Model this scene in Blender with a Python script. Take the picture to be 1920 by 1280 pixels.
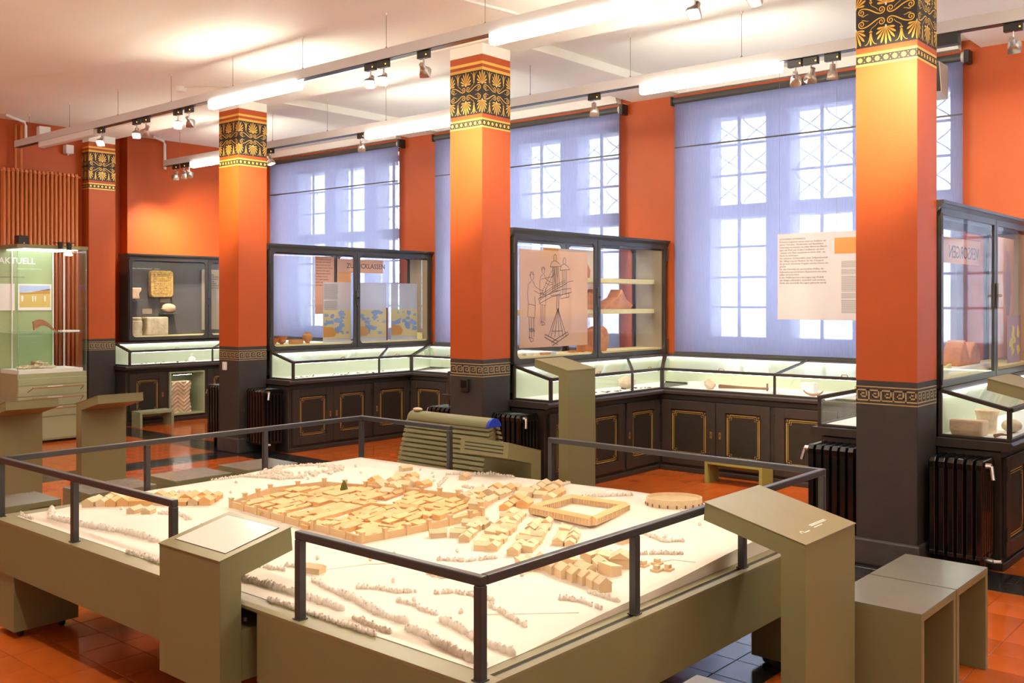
import bpy, bmesh, math, random
from mathutils import Vector, Matrix

# ------------------------------------------------------------------ camera, world, light
for o in list(bpy.data.objects):
    bpy.data.objects.remove(o, do_unlink=True)
SC = bpy.context.scene
COL = SC.collection
random.seed(7)

FPX, YAW, HOR, EYE = 1842.3, math.radians(40.768), 564.72, 1.6
cam_d = bpy.data.cameras.new('camera')
cam = bpy.data.objects.new('camera', cam_d)
COL.objects.link(cam)
cam.location = (0, 0, EYE)
cam.rotation_euler = (math.pi / 2, 0, YAW)
cam_d.sensor_width = 36.0
cam_d.lens = FPX / 1920 * 36
cam_d.shift_y = -(640 - HOR) / 1920
cam_d.clip_start = 0.05
cam_d.clip_end = 200
SC.camera = cam

world = bpy.data.worlds.new('overcast_sky')
SC.world = world
world.use_nodes = True
bg = world.node_tree.nodes['Background']
bg.inputs[0].default_value = (0.80, 0.90, 1.0, 1)
bg.inputs[1].default_value = 7.5

SC.view_settings.view_transform = 'Standard'
SC.view_settings.look = 'None'
SC.view_settings.exposure = 0.95
SC.view_settings.gamma = 1.0
SC.view_settings.use_curve_mapping = False

TUBE_E = 34.0        # fluorescent diffusers
SPOT_W = 41.0        # track spots
VIT_E = 4.2          # lamp strips inside the desk vitrines
CASE_E = 8.0         # lamp strips inside the tall cases

# ------------------------------------------------------------------ materials
MATS = {}
def mat(name, col, rough=0.5, metal=0.0, var=0.0, scale=8.0, bump=0.0, bscale=60.0, emit=0.0, spec=0.5, objvar=0.0, coat=0.0):
    m = bpy.data.materials.new(name)
    m.use_nodes = True
    nt = m.node_tree
    b = nt.nodes['Principled BSDF']
    b.inputs['Base Color'].default_value = (*col, 1)
    b.inputs['Roughness'].default_value = rough
    b.inputs['Metallic'].default_value = metal
    b.inputs['Specular IOR Level'].default_value = spec
    if coat:
        b.inputs['Coat Weight'].default_value = coat
        b.inputs['Coat Roughness'].default_value = 0.12
    tc = None
    if var or bump:
        tc = nt.nodes.new('ShaderNodeTexCoord')
    last = None
    if var:
        n = nt.nodes.new('ShaderNodeTexNoise'); n.inputs['Scale'].default_value = scale; n.inputs['Detail'].default_value = 6
        nt.links.new(tc.outputs['Object'], n.inputs['Vector'])
        r = nt.nodes.new('ShaderNodeMapRange')
        r.inputs[1].default_value = 0.3; r.inputs[2].default_value = 0.7
        r.inputs[3].default_value = 1 - var; r.inputs[4].default_value = 1 + var
        nt.links.new(n.outputs[0], r.inputs[0])
        h = nt.nodes.new('ShaderNodeHueSaturation'); h.inputs['Color'].default_value = (*col, 1)
        nt.links.new(r.outputs[0], h.inputs['Value'])
        nt.links.new(h.outputs[0], b.inputs['Base Color'])
        last = h
    if objvar:
        oi = nt.nodes.new('ShaderNodeObjectInfo')
        r = nt.nodes.new('ShaderNodeMapRange')
        r.inputs[3].default_value = 1 - objvar; r.inputs[4].default_value = 1 + objvar
        nt.links.new(oi.outputs['Random'], r.inputs[0])
        h = nt.nodes.new('ShaderNodeHueSaturation')
        h.inputs['Color'].default_value = (*col, 1)
        if last: nt.links.new(last.outputs[0], h.inputs['Color'])
        nt.links.new(r.outputs[0], h.inputs['Value'])
        nt.links.new(h.outputs[0], b.inputs['Base Color'])
    if bump:
        n = nt.nodes.new('ShaderNodeTexNoise'); n.inputs['Scale'].default_value = bscale; n.inputs['Detail'].default_value = 5
        nt.links.new(tc.outputs['Object'], n.inputs['Vector'])
        bp = nt.nodes.new('ShaderNodeBump'); bp.inputs['Strength'].default_value = bump; bp.inputs['Distance'].default_value = 0.01
        nt.links.new(n.outputs[0], bp.inputs['Height']); nt.links.new(bp.outputs[0], b.inputs['Normal'])
    if emit:
        b.inputs['Emission Color'].default_value = (*col, 1)
        b.inputs['Emission Strength'].default_value = emit
    MATS[name] = m
    return m

def emission(name, col, s):
    m = bpy.data.materials.new(name); m.use_nodes = True
    nt = m.node_tree; nt.nodes.clear()
    e = nt.nodes.new('ShaderNodeEmission'); o = nt.nodes.new('ShaderNodeOutputMaterial')
    e.inputs[0].default_value = (*col, 1); e.inputs[1].default_value = s
    nt.links.new(e.outputs[0], o.inputs[0]); MATS[name] = m
    return m

def glass(name, tint=(1, 1, 1), ior=1.45, rough=0.02, haze=0.0, hcol=(1, 1, 1)):
    m = bpy.data.materials.new(name); m.use_nodes = True
    nt = m.node_tree; nt.nodes.clear()
    t = nt.nodes.new('ShaderNodeBsdfTransparent'); t.inputs[0].default_value = (*tint, 1)
    g = nt.nodes.new('ShaderNodeBsdfGlossy'); g.inputs['Roughness'].default_value = rough
    f = nt.nodes.new('ShaderNodeFresnel'); f.inputs[0].default_value = ior
    mx = nt.nodes.new('ShaderNodeMixShader'); o = nt.nodes.new('ShaderNodeOutputMaterial')
    ge = nt.nodes.new('ShaderNodeNewGeometry'); iv = nt.nodes.new('ShaderNodeMath'); iv.operation = 'SUBTRACT'; iv.inputs[0].default_value = 1.0
    ml = nt.nodes.new('ShaderNodeMath'); ml.operation = 'MULTIPLY'
    nt.links.new(ge.outputs['Backfacing'], iv.inputs[1]); nt.links.new(iv.outputs[0], ml.inputs[0]); nt.links.new(f.outputs[0], ml.inputs[1])
    nt.links.new(ml.outputs[0], mx.inputs[0]); nt.links.new(t.outputs[0], mx.inputs[1]); nt.links.new(g.outputs[0], mx.inputs[2])
    out = mx
    if haze:
        d = nt.nodes.new('ShaderNodeBsdfDiffuse'); d.inputs[0].default_value = (*hcol, 1)
        tr = nt.nodes.new('ShaderNodeBsdfTranslucent'); tr.inputs[0].default_value = (*hcol, 1)
        a = nt.nodes.new('ShaderNodeMixShader'); a.inputs[0].default_value = 0.5
        nt.links.new(d.outputs[0], a.inputs[1]); nt.links.new(tr.outputs[0], a.inputs[2])
        m2 = nt.nodes.new('ShaderNodeMixShader'); m2.inputs[0].default_value = haze
        nt.links.new(mx.outputs[0], m2.inputs[1]); nt.links.new(a.outputs[0], m2.inputs[2]); out = m2
    nt.links.new(out.outputs[0], o.inputs[0]); MATS[name] = m
    return m

def fabric(name, col, see, trans, weave=False):
    m = bpy.data.materials.new(name); m.use_nodes = True
    nt = m.node_tree; nt.nodes.clear()
    d = nt.nodes.new('ShaderNodeBsdfDiffuse'); d.inputs[0].default_value = (*col, 1)
    tr = nt.nodes.new('ShaderNodeBsdfTranslucent'); tr.inputs[0].default_value = (*trans, 1)
    t = nt.nodes.new('ShaderNodeBsdfTransparent')
    a = nt.nodes.new('ShaderNodeMixShader'); a.inputs[0].default_value = 0.5
    m2 = nt.nodes.new('ShaderNodeMixShader'); m2.inputs[0].default_value = see
    o = nt.nodes.new('ShaderNodeOutputMaterial')
    nt.links.new(d.outputs[0], a.inputs[1]); nt.links.new(tr.outputs[0], a.inputs[2])
    nt.links.new(a.outputs[0], m2.inputs[1]); nt.links.new(t.outputs[0], m2.inputs[2]); nt.links.new(m2.outputs[0], o.inputs[0])
    if weave:
        tc = nt.nodes.new('ShaderNodeTexCoord')
        mp = nt.nodes.new('ShaderNodeMapping'); mp.inputs['Scale'].default_value = (260, 260, 9)
        n = nt.nodes.new('ShaderNodeTexNoise'); n.inputs['Scale'].default_value = 1.0; n.inputs['Detail'].default_value = 3
        r = nt.nodes.new('ShaderNodeMapRange'); r.inputs[1].default_value = .3; r.inputs[2].default_value = .7
        r.inputs[3].default_value = see - .07; r.inputs[4].default_value = see + .07
        nt.links.new(tc.outputs['Object'], mp.inputs[0]); nt.links.new(mp.outputs[0], n.inputs['Vector'])
        nt.links.new(n.outputs[0], r.inputs[0]); nt.links.new(r.outputs[0], m2.inputs[0])
    MATS[name] = m
    return m

mat('orange', (0.47, 0.078, 0.007), 0.55, var=0.05, scale=3, bump=0.06, bscale=90)
mat('ceiling_white', (0.88, 0.88, 0.78), 0.8, var=0.02, scale=1.5)
mat('plaster_white', (0.82, 0.80, 0.76), 0.7)
mat('dado', (0.040, 0.033, 0.030), 0.6, var=0.10, scale=5, bump=0.12, bscale=120)
mat('plinth', (0.060, 0.054, 0.052), 0.5, var=0.15, scale=12, bump=0.2, bscale=60)
mat('gold', (0.80, 0.47, 0.08), 0.4, metal=0.15)
mat('gold_line', (0.62, 0.38, 0.08), 0.4)
mat('key_gold', (0.42, 0.31, 0.15), 0.5)
mat('ornament_black', (0.018, 0.013, 0.010), 0.55)
mat('pearl', (0.85, 0.8, 0.7), 0.4)
mat('cabinet', (0.044, 0.032, 0.026), 0.42, var=0.10, scale=6)
mat('cabinet_panel', (0.027, 0.021, 0.016), 0.45, var=0.10, scale=9)
mat('cabinet_dark', (0.030, 0.024, 0.021), 0.4)
mat('case_frame', (0.038, 0.034, 0.030), 0.32, var=0.06, scale=8)
mat('black_iron', (0.006, 0.006, 0.007), 0.16, spec=0.6)
mat('chrome', (0.50, 0.47, 0.45), 0.32, metal=1.0)
mat('brass', (0.62, 0.33, 0.10), 0.3, metal=0.8)
mat('green', (0.215, 0.205, 0.095), 0.5, var=0.03, scale=5)
mat('green_top', (0.25, 0.22, 0.115), 0.36, var=0.04, scale=5)
mat('green_bright', (0.30, 0.28, 0.07), 0.5)
mat('sage', (0.36, 0.40, 0.24), 0.5)
mat('sage_panel', (0.36, 0.46, 0.24), 0.6)
mat('rail', (0.040, 0.042, 0.046), 0.35, spec=0.5)
mat('model_white', (0.80, 0.71, 0.61), 0.75, var=0.04, scale=4)
mat('model_hedge', (0.80, 0.71, 0.62), 0.85, var=0.05, scale=60)
mat('model_wood', (0.76, 0.44, 0.18), 0.6, objvar=0.10, var=0.05, scale=40)
mat('model_pale', (0.76, 0.57, 0.35), 0.65, objvar=0.08, var=0.05, scale=40)
mat('model_wall', (0.74, 0.51, 0.28), 0.65)
mat('moss', (0.12, 0.13, 0.02), 0.9)
mat('tile_red', (0.56, 0.112, 0.016), 0.13, var=0.13, scale=3.5, objvar=0.10, bump=0.02, bscale=30)
mat('tile_dark', (0.028, 0.024, 0.023), 0.15, var=0.2, scale=5, objvar=0.15)
mat('grout', (0.16, 0.085, 0.05), 0.8)
mat('track', (0.62, 0.60, 0.60), 0.45)
mat('black_plastic', (0.020, 0.017, 0.015), 0.4)
mat('black_box', (0.03, 0.03, 0.03), 0.5)
mat('spot_metal', (0.55, 0.50, 0.46), 0.28, metal=0.85)
mat('white_metal', (0.80, 0.80, 0.78), 0.4)
mat('white_card', (0.85, 0.84, 0.80), 0.7)
mat('vit_floor', (0.88, 0.88, 0.84), 0.7)
mat('vit_back', (0.60, 0.68, 0.50), 0.7)
mat('shelf_yellow', (0.80, 0.70, 0.33), 0.6)
mat('terracotta', (0.58, 0.24, 0.09), 0.8, var=0.18, scale=14, bump=0.2)
mat('samian', (0.50, 0.15, 0.05), 0.45, var=0.12, scale=14)
mat('jar_clay', (0.52, 0.24, 0.08), 0.6, var=0.15, scale=20)
mat('limestone', (0.62, 0.53, 0.36), 0.9, var=0.22, scale=14, bump=0.5, bscale=40)
mat('sandstone', (0.66, 0.50, 0.34), 0.9, var=0.15, scale=12, bump=0.4, bscale=40)
mat('relief_gold', (0.50, 0.33, 0.10), 0.8, var=0.3, scale=30, bump=0.5, bscale=50)
mat('bone', (0.74, 0.60, 0.42), 0.7, var=0.2, scale=20)
mat('iron_find', (0.06, 0.05, 0.05), 0.7)
mat('bronze_find', (0.33, 0.16, 0.08), 0.6)
mat('rust', (0.40, 0.21, 0.12), 0.85, var=0.2, scale=20, bump=0.3)
mat('radiator_orange', (0.66, 0.21, 0.07), 0.4)
mat('blue_plastic', (0.01, 0.05, 0.55), 0.4)
mat('ink', (0.03, 0.028, 0.026), 0.7)
mat('ink_grey', (0.25, 0.22, 0.20), 0.7)
mat('ink_brown', (0.22, 0.13, 0.08), 0.7)
mat('print_orange', (0.80, 0.40, 0.13), 0.6)
mat('sky_print', (0.45, 0.58, 0.85), 0.5)
mat('hill_print', (0.52, 0.30, 0.08), 0.5)
mat('field_print', (0.66, 0.52, 0.16), 0.5)
mat('skin_print', (0.70, 0.45, 0.36), 0.5)
mat('map_sea', (0.40, 0.55, 0.85), 0.5)
mat('map_land', (0.80, 0.72, 0.40), 0.5)
mat('map_brown', (0.40, 0.28, 0.30), 0.5)
mat('map_yellow', (0.80, 0.62, 0.12), 0.5)
mat('wood_brown', (0.22, 0.07, 0.025), 0.5)
mat('stone_frame', (0.42, 0.42, 0.46), 0.8)
mat('lead', (0.20, 0.21, 0.24), 0.6)
mat('blind_tube', (0.055, 0.052, 0.05), 0.4)
mat('screen_print', (0.82, 0.74, 0.66), 0.12)
mat('loudspeaker', (0.62, 0.56, 0.48), 0.5)
mat('led_orange', (1.0, 0.25, 0.02), 0.5, emit=6)
emission('tube_light', (1.0, 0.94, 0.80), TUBE_E)
emission('tube_end', (1.0, 0.94, 0.84), TUBE_E * 0.25)
emission('lens_light', (1.0, 0.82, 0.55), 45.0)
emission('vit_lamp', (0.95, 1.0, 0.92), VIT_E)
emission('case_lamp', (1.0, 0.90, 0.68), CASE_E)
emission('led_lamp', (0.97, 1.0, 0.93), 16.0)
emission('roof_lamp', (0.97, 1.0, 0.93), 2.0)
mat('seat_sheen', (0.20, 0.195, 0.165), 0.22, var=0.05, scale=6, spec=0.7)  # stool tops: olive greyed in the colour to imitate window reflection
mat('cream_wall', (0.78, 0.72, 0.60), 0.7)  # for the unseen walls, cream chosen to lift the room's brightness
glass('glass')
glass('glass_edge', (0.80, 0.97, 0.92), haze=0.15, hcol=(0.6, 0.9, 0.85))
glass('window_glass', (0.96, 0.98, 1.0))
fabric('blind', (0.20, 0.20, 0.32), 0.30, (0.42, 0.42, 0.55), weave=True)
fabric('poster_film', (0.84, 0.60, 0.44), 0.28, (0.95, 0.72, 0.55))
fabric('text_film', (0.85, 0.75, 0.66), 0.10, (0.95, 0.83, 0.72))
fabric('peach_film', (0.80, 0.52, 0.36), 0.15, (0.9, 0.62, 0.45))
fabric('orange_film', (0.85, 0.50, 0.20), 0.10, (1.0, 0.62, 0.25))
fabric('map_film', (0.62, 0.66, 0.74), 0.35, (0.7, 0.76, 0.86))
fabric('map_land_film', (0.80, 0.72, 0.40), 0.30, (0.9, 0.8, 0.5))
fabric('map_sea_film', (0.35, 0.50, 0.82), 0.30, (0.45, 0.6, 0.95))
fabric('orange_land_film', (0.75, 0.45, 0.15), 0.20, (0.9, 0.55, 0.2))

# ------------------------------------------------------------------ builders
def wloc(o):
    v = Vector((0, 0, 0))
    while o is not None:
        v += o.location; o = o.parent
    return v

class MB:
    def __init__(s):
        s.v = []; s.f = []; s.m = []
    def add(s, vs, fs, mi=0):
        k = len(s.v); s.v += [tuple(p) for p in vs]
        for f in fs: s.f.append(tuple(i + k for i in f)); s.m.append(mi)
        return s
    def box(s, x0, x1, y0, y1, z0, z1, mi=0):
        vs = [(x, y, z) for z in (z0, z1) for y in (y0, y1) for x in (x0, x1)]
        return s.add(vs, [(0, 2, 3, 1), (4, 5, 7, 6), (0, 1, 5, 4), (2, 6, 7, 3), (0, 4, 6, 2), (1, 3, 7, 5)], mi)
    def prism(s, poly, axis, a, b, mi=0):
        def P(u, v, w):
            return (w, u, v) if axis == 'x' else ((u, w, v) if axis == 'y' else (u, v, w))
        n = len(poly)
        vs = [P(u, v, a) for u, v in poly] + [P(u, v, b) for u, v in poly]
        fs = [tuple(range(n))[::-1], tuple(range(n, 2 * n))] + [(i, (i + 1) % n, n + (i + 1) % n, n + i) for i in range(n)]
        return s.add(vs, fs, mi)
    def tube(s, pts, r, n=8, mi=0, cap=True):
        pts = [Vector(p) for p in pts]; rs = r if isinstance(r, (list, tuple)) else [r] * len(pts)
        vs = []
        for i, p in enumerate(pts):
            t = (pts[min(i + 1, len(pts) - 1)] - pts[max(i - 1, 0)]).normalized()
            ref = Vector((0, 0, 1)) if abs(t.z) < 0.9 else Vector((1, 0, 0))
            u = t.cross(ref).normalized(); w = t.cross(u)
            for k in range(n):
                a = 2 * math.pi * k / n
                vs.append(p + (u * math.cos(a) + w * math.sin(a)) * rs[i])
        fs = [(i * n + k, i * n + (k + 1) % n, (i + 1) * n + (k + 1) % n, (i + 1) * n + k) for i in range(len(pts) - 1) for k in range(n)]
        if cap:
            fs += [tuple(range(n))[::-1], tuple(range((len(pts) - 1) * n, len(pts) * n))]
        return s.add(vs, fs, mi)
    def bar(s, p, q, w, h, mi=0):
        # straight bar of rectangular section between two points (h measured towards +z)
        p, q = Vector(p), Vector(q); t = (q - p).normalized()
        ref = Vector((0, 0, 1)) if abs(t.z) < 0.95 else Vector((0, 1, 0))
        u = t.cross(ref).normalized() * (w / 2); k = u.cross(t).normalized() * (h / 2)
        vs = [p - u - k, p + u - k, p + u + k, p - u + k, q - u - k, q + u - k, q + u + k, q - u + k]
        return s.add(vs, [(0, 1, 2, 3), (7, 6, 5, 4), (0, 4, 5, 1), (1, 5, 6, 2), (2, 6, 7, 3), (3, 7, 4, 0)], mi)
    def lathe(s, prof, c, n=20, mi=0):
        vs = [(c[0] + r * math.cos(2 * math.pi * k / n), c[1] + r * math.sin(2 * math.pi * k / n), c[2] + z) for r, z in prof for k in range(n)]
        fs = [(i * n + k, i * n + (k + 1) % n, (i + 1) * n + (k + 1) % n, (i + 1) * n + k) for i in range(len(prof) - 1) for k in range(n)]
        fs += [tuple(range(n))[::-1], tuple(range((len(prof) - 1) * n, len(prof) * n))]
        return s.add(vs, fs, mi)
    def poly(s, pts, mi=0):
        return s.add(pts, [tuple(range(len(pts)))], mi)
    def slab(s, pts, d, mi=0):
        # polygon given a thickness along vector d
        d = Vector(d); n = len(pts); vs = [Vector(p) for p in pts] + [Vector(p) + d for p in pts]
        return s.add(vs, [tuple(range(n))[::-1], tuple(range(n, 2 * n))] + [(i, (i + 1) % n, n + (i + 1) % n, n + i) for i in range(n)], mi)
    def ellipsoid(s, c, r, n=10, m=6, mi=0, jit=0.0):
        vs = []; fs = []
        for i in range(m + 1):
            th = math.pi * i / m
            for k in range(n):
                a = 2 * math.pi * k / n; j = 1 + random.uniform(-jit, jit)
                vs.append((c[0] + r[0] * math.sin(th) * math.cos(a) * j, c[1] + r[1] * math.sin(th) * math.sin(a) * j, c[2] - r[2] * math.cos(th) * j))
        for i in range(m):
            for k in range(n): fs.append((i * n + k, i * n + (k + 1) % n, (i + 1) * n + (k + 1) % n, (i + 1) * n + k))
        return s.add(vs, fs, mi)
    def mesh(s, name, mats, off=(0, 0, 0)):
        me = bpy.data.meshes.new(name)
        me.from_pydata([(x - off[0], y - off[1], z - off[2]) for x, y, z in s.v], [], s.f)
        if isinstance(mats, str): mats = [mats]
        for m in mats: me.materials.append(MATS[m])
        for p, mi in zip(me.polygons, s.m): p.material_index = mi
        bm = bmesh.new(); bm.from_mesh(me); bmesh.ops.recalc_face_normals(bm, faces=bm.faces[:]); bm.to_mesh(me); bm.free()
        return me
    def build(s, name, mats, parent=None, smooth=False, bevel=0.0, seg=2, local=False):
        off = (0, 0, 0) if (local or parent is None) else wloc(parent)
        me = s.mesh(name, mats, off)
        return put(name, me, parent, smooth, bevel, seg)

def put(name, me, parent=None, smooth=False, bevel=0.0, seg=2, loc=(0, 0, 0)):
    o = bpy.data.objects.new(name, me); COL.objects.link(o)
    if parent is not None: o.parent = parent
    o.location = loc
    if smooth:
        for p in me.polygons: p.use_smooth = True
        if smooth == 'auto':
            try:
                me.set_sharp_from_angle(angle=math.radians(35))
            except Exception: pass
    if bevel:
        b = o.modifiers.new('bevel', 'BEVEL'); b.width = bevel; b.segments = seg; b.limit_method = 'ANGLE'; b.angle_limit = math.radians(40)
    return o

def tag(o, label=None, cat=None, group=None, kind=None):
    if label: o['label'] = label
    if cat: o['category'] = cat
    if group: o['group'] = group
    if kind: o['kind'] = kind
    return o

def thing(name, loc, label, cat, group=None):
    o = bpy.data.objects.new(name, None); COL.objects.link(o)
    o.location = loc; o.empty_display_size = 0.1
    return tag(o, label, cat, group)

def text(name, body, size, m, parent, org, xd, up, align='LEFT', space=1.0, res=2, lsp=1.0, depth=0.0006, bold=0.0):
    cu = bpy.data.curves.new(name, 'FONT'); cu.body = body; cu.size = size
    cu.align_x = align; cu.resolution_u = res; cu.space_line = lsp; cu.space_character = space; cu.offset = bold; cu.extrude = depth
    tmp = bpy.data.objects.new('tmp_text', cu); COL.objects.link(tmp)
    dg = bpy.context.evaluated_depsgraph_get()
    me = bpy.data.meshes.new_from_object(tmp.evaluated_get(dg))
    bpy.data.objects.remove(tmp, do_unlink=True)
    xd, up = Vector(xd).normalized(), Vector(up).normalized(); nn = xd.cross(up)
    org = Vector(org) - (wloc(parent) if parent else Vector((0, 0, 0)))
    me.transform(Matrix(((xd.x, up.x, nn.x, org.x), (xd.y, up.y, nn.y, org.y), (xd.z, up.z, nn.z, org.z), (0, 0, 0, 1))))
    me.materials.clear(); me.materials.append(MATS[m]); me.name = name
    o = bpy.data.objects.new(name, me); COL.objects.link(o)
    if parent: o.parent = parent
    return o

def rbox(w, h, r, n=5):
    # rounded rectangle outline, centred
    out = []
    for cx, cy, a0 in ((w / 2 - r, h / 2 - r, 0), (-w / 2 + r, h / 2 - r, 90), (-w / 2 + r, -h / 2 + r, 180), (w / 2 - r, -h / 2 + r, 270)):
        for k in range(n + 1):
            a = math.radians(a0 + 90 * k / n); out.append((cx + r * math.cos(a), cy + r * math.sin(a)))
    return out

def frame_mesh(b, axis, a0, a1, u0, u1, v0, v1, t, r, mi=0):
    # rectangular frame with rounded inner corners; axis = thickness direction
    uc, vc = (u0 + u1) / 2, (v0 + v1) / 2
    inner = [(uc + x, vc + y) for x, y in rbox(u1 - u0 - 2 * t, v1 - v0 - 2 * t, r, 4)]
    n = len(inner); q = n // 4; cor = [(u1, v1), (u0, v1), (u0, v0), (u1, v0)]
    def P(u, v, w): return (w, u, v) if axis == 'x' else ((u, w, v) if axis == 'y' else (u, v, w))
    vs = []; fs = []
    for w in (a0, a1):
        vs += [P(u, v, w) for u, v in inner] + [P(u, v, w) for u, v in cor]
    S = n + 4
    for lay in (0, 1):
        o = lay * S
        for c in range(4):
            for k in range(q - 1): fs.append((o + c * q + k, o + c * q + k + 1, o + n + c))
            nx = (c + 1) % 4
            fs.append((o + c * q + q - 1, o + nx * q, o + n + nx, o + n + c))
    for i in range(n): fs.append((i, (i + 1) % n, S + (i + 1) % n, S + i))
    for i in range(4): fs.append((n + i, n + (i + 1) % 4, S + n + (i + 1) % 4, S + n + i))
    b.add(vs, fs, mi)

def ribbon(pts, w):
    # flat strip quads in 2d
    out = []
    n = len(pts)
    L = []
    for i in range(n):
        x0, y0 = pts[max(i - 1, 0)]; x1, y1 = pts[min(i + 1, n - 1)]
        d = math.hypot(x1 - x0, y1 - y0) or 1e-9
        ww = w(i / (n - 1)) if callable(w) else w
        nx, ny = -(y1 - y0) / d * ww / 2, (x1 - x0) / d * ww / 2
        L.append(((pts[i][0] + nx, pts[i][1] + ny), (pts[i][0] - nx, pts[i][1] - ny)))
    for i in range(n - 1): out.append([L[i][0], L[i + 1][0], L[i + 1][1], L[i][1]])
    return out

def clip(poly, u0, u1):
    for sgn, lim in ((1, u0), (-1, u1)):
        out = []
        for i in range(len(poly)):
            a, b = poly[i], poly[(i + 1) % len(poly)]
            ia, ib = sgn * (a[0] - lim) >= 0, sgn * (b[0] - lim) >= 0
            if ia: out.append(a)
            if ia != ib:
                t = (lim - a[0]) / (b[0] - a[0]); out.append((lim, a[1] + t * (b[1] - a[1])))
        poly = out
        if len(poly) < 3: return []
    return poly

# ------------------------------------------------------------------ key dimensions (metres)
CX = [-1.970, -5.442, -8.908]        # right faces of the three free columns
CW, CDEP = 0.366, 0.350              # column section
CY0, CY1 = 5.938, 6.288              # column front and back
WALLY = 8.78
CEIL = 3.80
BEAM = 3.72
ENDX = -12.39
WINC = [-0.44, -3.91, -7.38, -10.85] # window centres
TS = 0.209

def struct(name, b, m, **k):
    return tag(b.build(name, m, **k), kind='structure')

# ------------------------------------------------------------------ floor with laid tiles
fl = MB().box(-13.2, 4.2, -4.2, 9.3, -0.12, -0.004)
floor = struct('floor', fl, 'grout')
TX0, TY0 = -2.105, 3.765
tm = MB()
def tile_mesh(name, m):
    b = MB(); g = 0.0016; h = TS / 2 - g; c = 0.0012
    vs = [(-h, -h, -0.004), (h, -h, -0.004), (h, h, -0.004), (-h, h, -0.004), (-h, -h, -c), (h, -h, -c), (h, h, -c), (-h, h, -c),
          (-h + c, -h + c, 0), (h - c, -h + c, 0), (h - c, h - c, 0), (-h + c, h - c, 0)]
    fs = [(0, 1, 5, 4), (1, 2, 6, 5), (2, 3, 7, 6), (3, 0, 4, 7), (4, 5, 9, 8), (5, 6, 10, 9), (6, 7, 11, 10), (7, 4, 8, 11), (8, 9, 10, 11)]
    b.add(vs, fs)
    return b.mesh(name, m)
TILE = {'r': tile_mesh('red_tile', 'tile_red'), 'd': tile_mesh('dark_tile', 'tile_dark')}
def dark(x, y):
    if 5.855 < y < 6.21: return True
    for c in CX + [1.5]:
        if c - 0.345 < x < c + 0.075 and y < 6.21: return True
    return False
cells = []
for i in range(-53, 29):
    for j in range(-37, 27):
        x = TX0 + (i + 0.5) * TS; y = TY0 + (j + 0.5) * TS
        cells.append((x, y))
# patches of floor seen between the furniture
PATCH = [(-4.95, -3.5, 1.2, 2.35), (-2.5, -1.3, 3.4, 4.6), (-1.5, 0.2, 4.2, 6.4), (-2.4, -1.2, 4.8, 6.3), (-5.1, -2.4, 6.5, 8.05), (-5.8, -5.0, 4.4, 5.9),
         (-11.9, -9.1, 4.2, 7.5), (-9.1, -7.6, 4.3, 6.0), (-8.6, -6.2, 6.1, 8.05), (-9.0, -7.0, 2.8, 4.3), (-5.4, -4.6, 2.1, 2.7)]
seen = [c for c in cells if any(a < c[0] < b and d < c[1] < e for a, b, d, e in PATCH)]
seen.sort(key=lambda c: c[0] ** 2 + c[1] ** 2)
near = set(seen[:290])
rest = {'r': MB(), 'd': MB()}
for c in cells:
    k = 'd' if dark(*c) else 'r'
    if c in near:
        put('red_tile' if k == 'r' else 'dark_tile', TILE[k], floor, loc=(c[0], c[1], 0))
    else:
        h = TS / 2 - 0.0016
        x, y = c
        rest[k].add([(x - h, y - h, -0.0036), (x + h, y - h, -0.0036), (x + h, y + h, -0.0036), (x - h, y + h, -0.0036), (x - h, y - h, 0), (x + h, y - h, 0), (x + h, y + h, 0), (x - h, y + h, 0)],
                    [(4, 5, 6, 7), (0, 1, 5, 4), (1, 2, 6, 5), (2, 3, 7, 6), (3, 0, 4, 7)])
tag(rest['r'].build('red_tile_field', 'tile_red', floor), kind='stuff')
tag(rest['d'].build('dark_tile_field', 'tile_dark', floor), kind='stuff')

# ------------------------------------------------------------------ ceiling, beams
b = MB().box(-13.2, 4.2, -4.2, 9.3, CEIL, CEIL + 0.15)
ceiling = struct('ceiling', b, 'ceiling_white')
b = MB().box(-12.39, 4.2, CY0 - 0.03, 6.36, BEAM, CEIL + 0.01)
struct('trim_1', b, 'ceiling_white', bevel=0.006)
for i, c in enumerate(CX + [1.5]):
    b = MB().box(c - CW - 0.06, c + 0.18, 6.36, WALLY, BEAM, CEIL + 0.01)
    struct('trim_%d' % (i + 2), b, 'ceiling_white', bevel=0.006)
# shallow plaster swell of the main ceiling, a low curved ridge
b = MB()
ridge = []
for k in range(25):
    t = k / 24
    ridge.append((-11.6 + 7.4 * t, 3.15 + 1.15 * math.sin(math.pi * t) , CEIL - 0.004))
vs = []; fs = []
for i, (x, y, z) in enumerate(ridge):
    for k in range(7):
        a = (k - 3) / 3
        vs.append((x + 0.10 * a * 0, y + 0.42 * a, CEIL + 0.006 - 0.022 * (0.5 + 0.5 * math.cos(math.pi * a))))
for i in range(len(ridge) - 1):
    for k in range(6): fs.append((i * 7 + k, i * 7 + k + 1, (i + 1) * 7 + k + 1, (i + 1) * 7 + k))
b.add(vs, fs)
b.build('plaster_swell', 'ceiling_white', ceiling, smooth=True)

# ------------------------------------------------------------------ walls
# window wall: piers, parapet and lintel around the openings
NW = 1.33; WZ0, WZ1 = 1.04, 3.56; WB = 9.30
b = MB()
xs = [-13.2]
for c in sorted(WINC): xs += [c - NW, c + NW]
xs.append(4.2)
for i in range(0, len(xs), 2): b.box(xs[i], xs[i + 1], WALLY, WB, 0, CEIL)
for c in WINC:
    b.box(c - NW, c + NW, WALLY, WB, 0, WZ0); b.box(c - NW, c + NW, WALLY, WB, WZ1, CEIL)
struct('wall_windows', b, 'orange')
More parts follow.
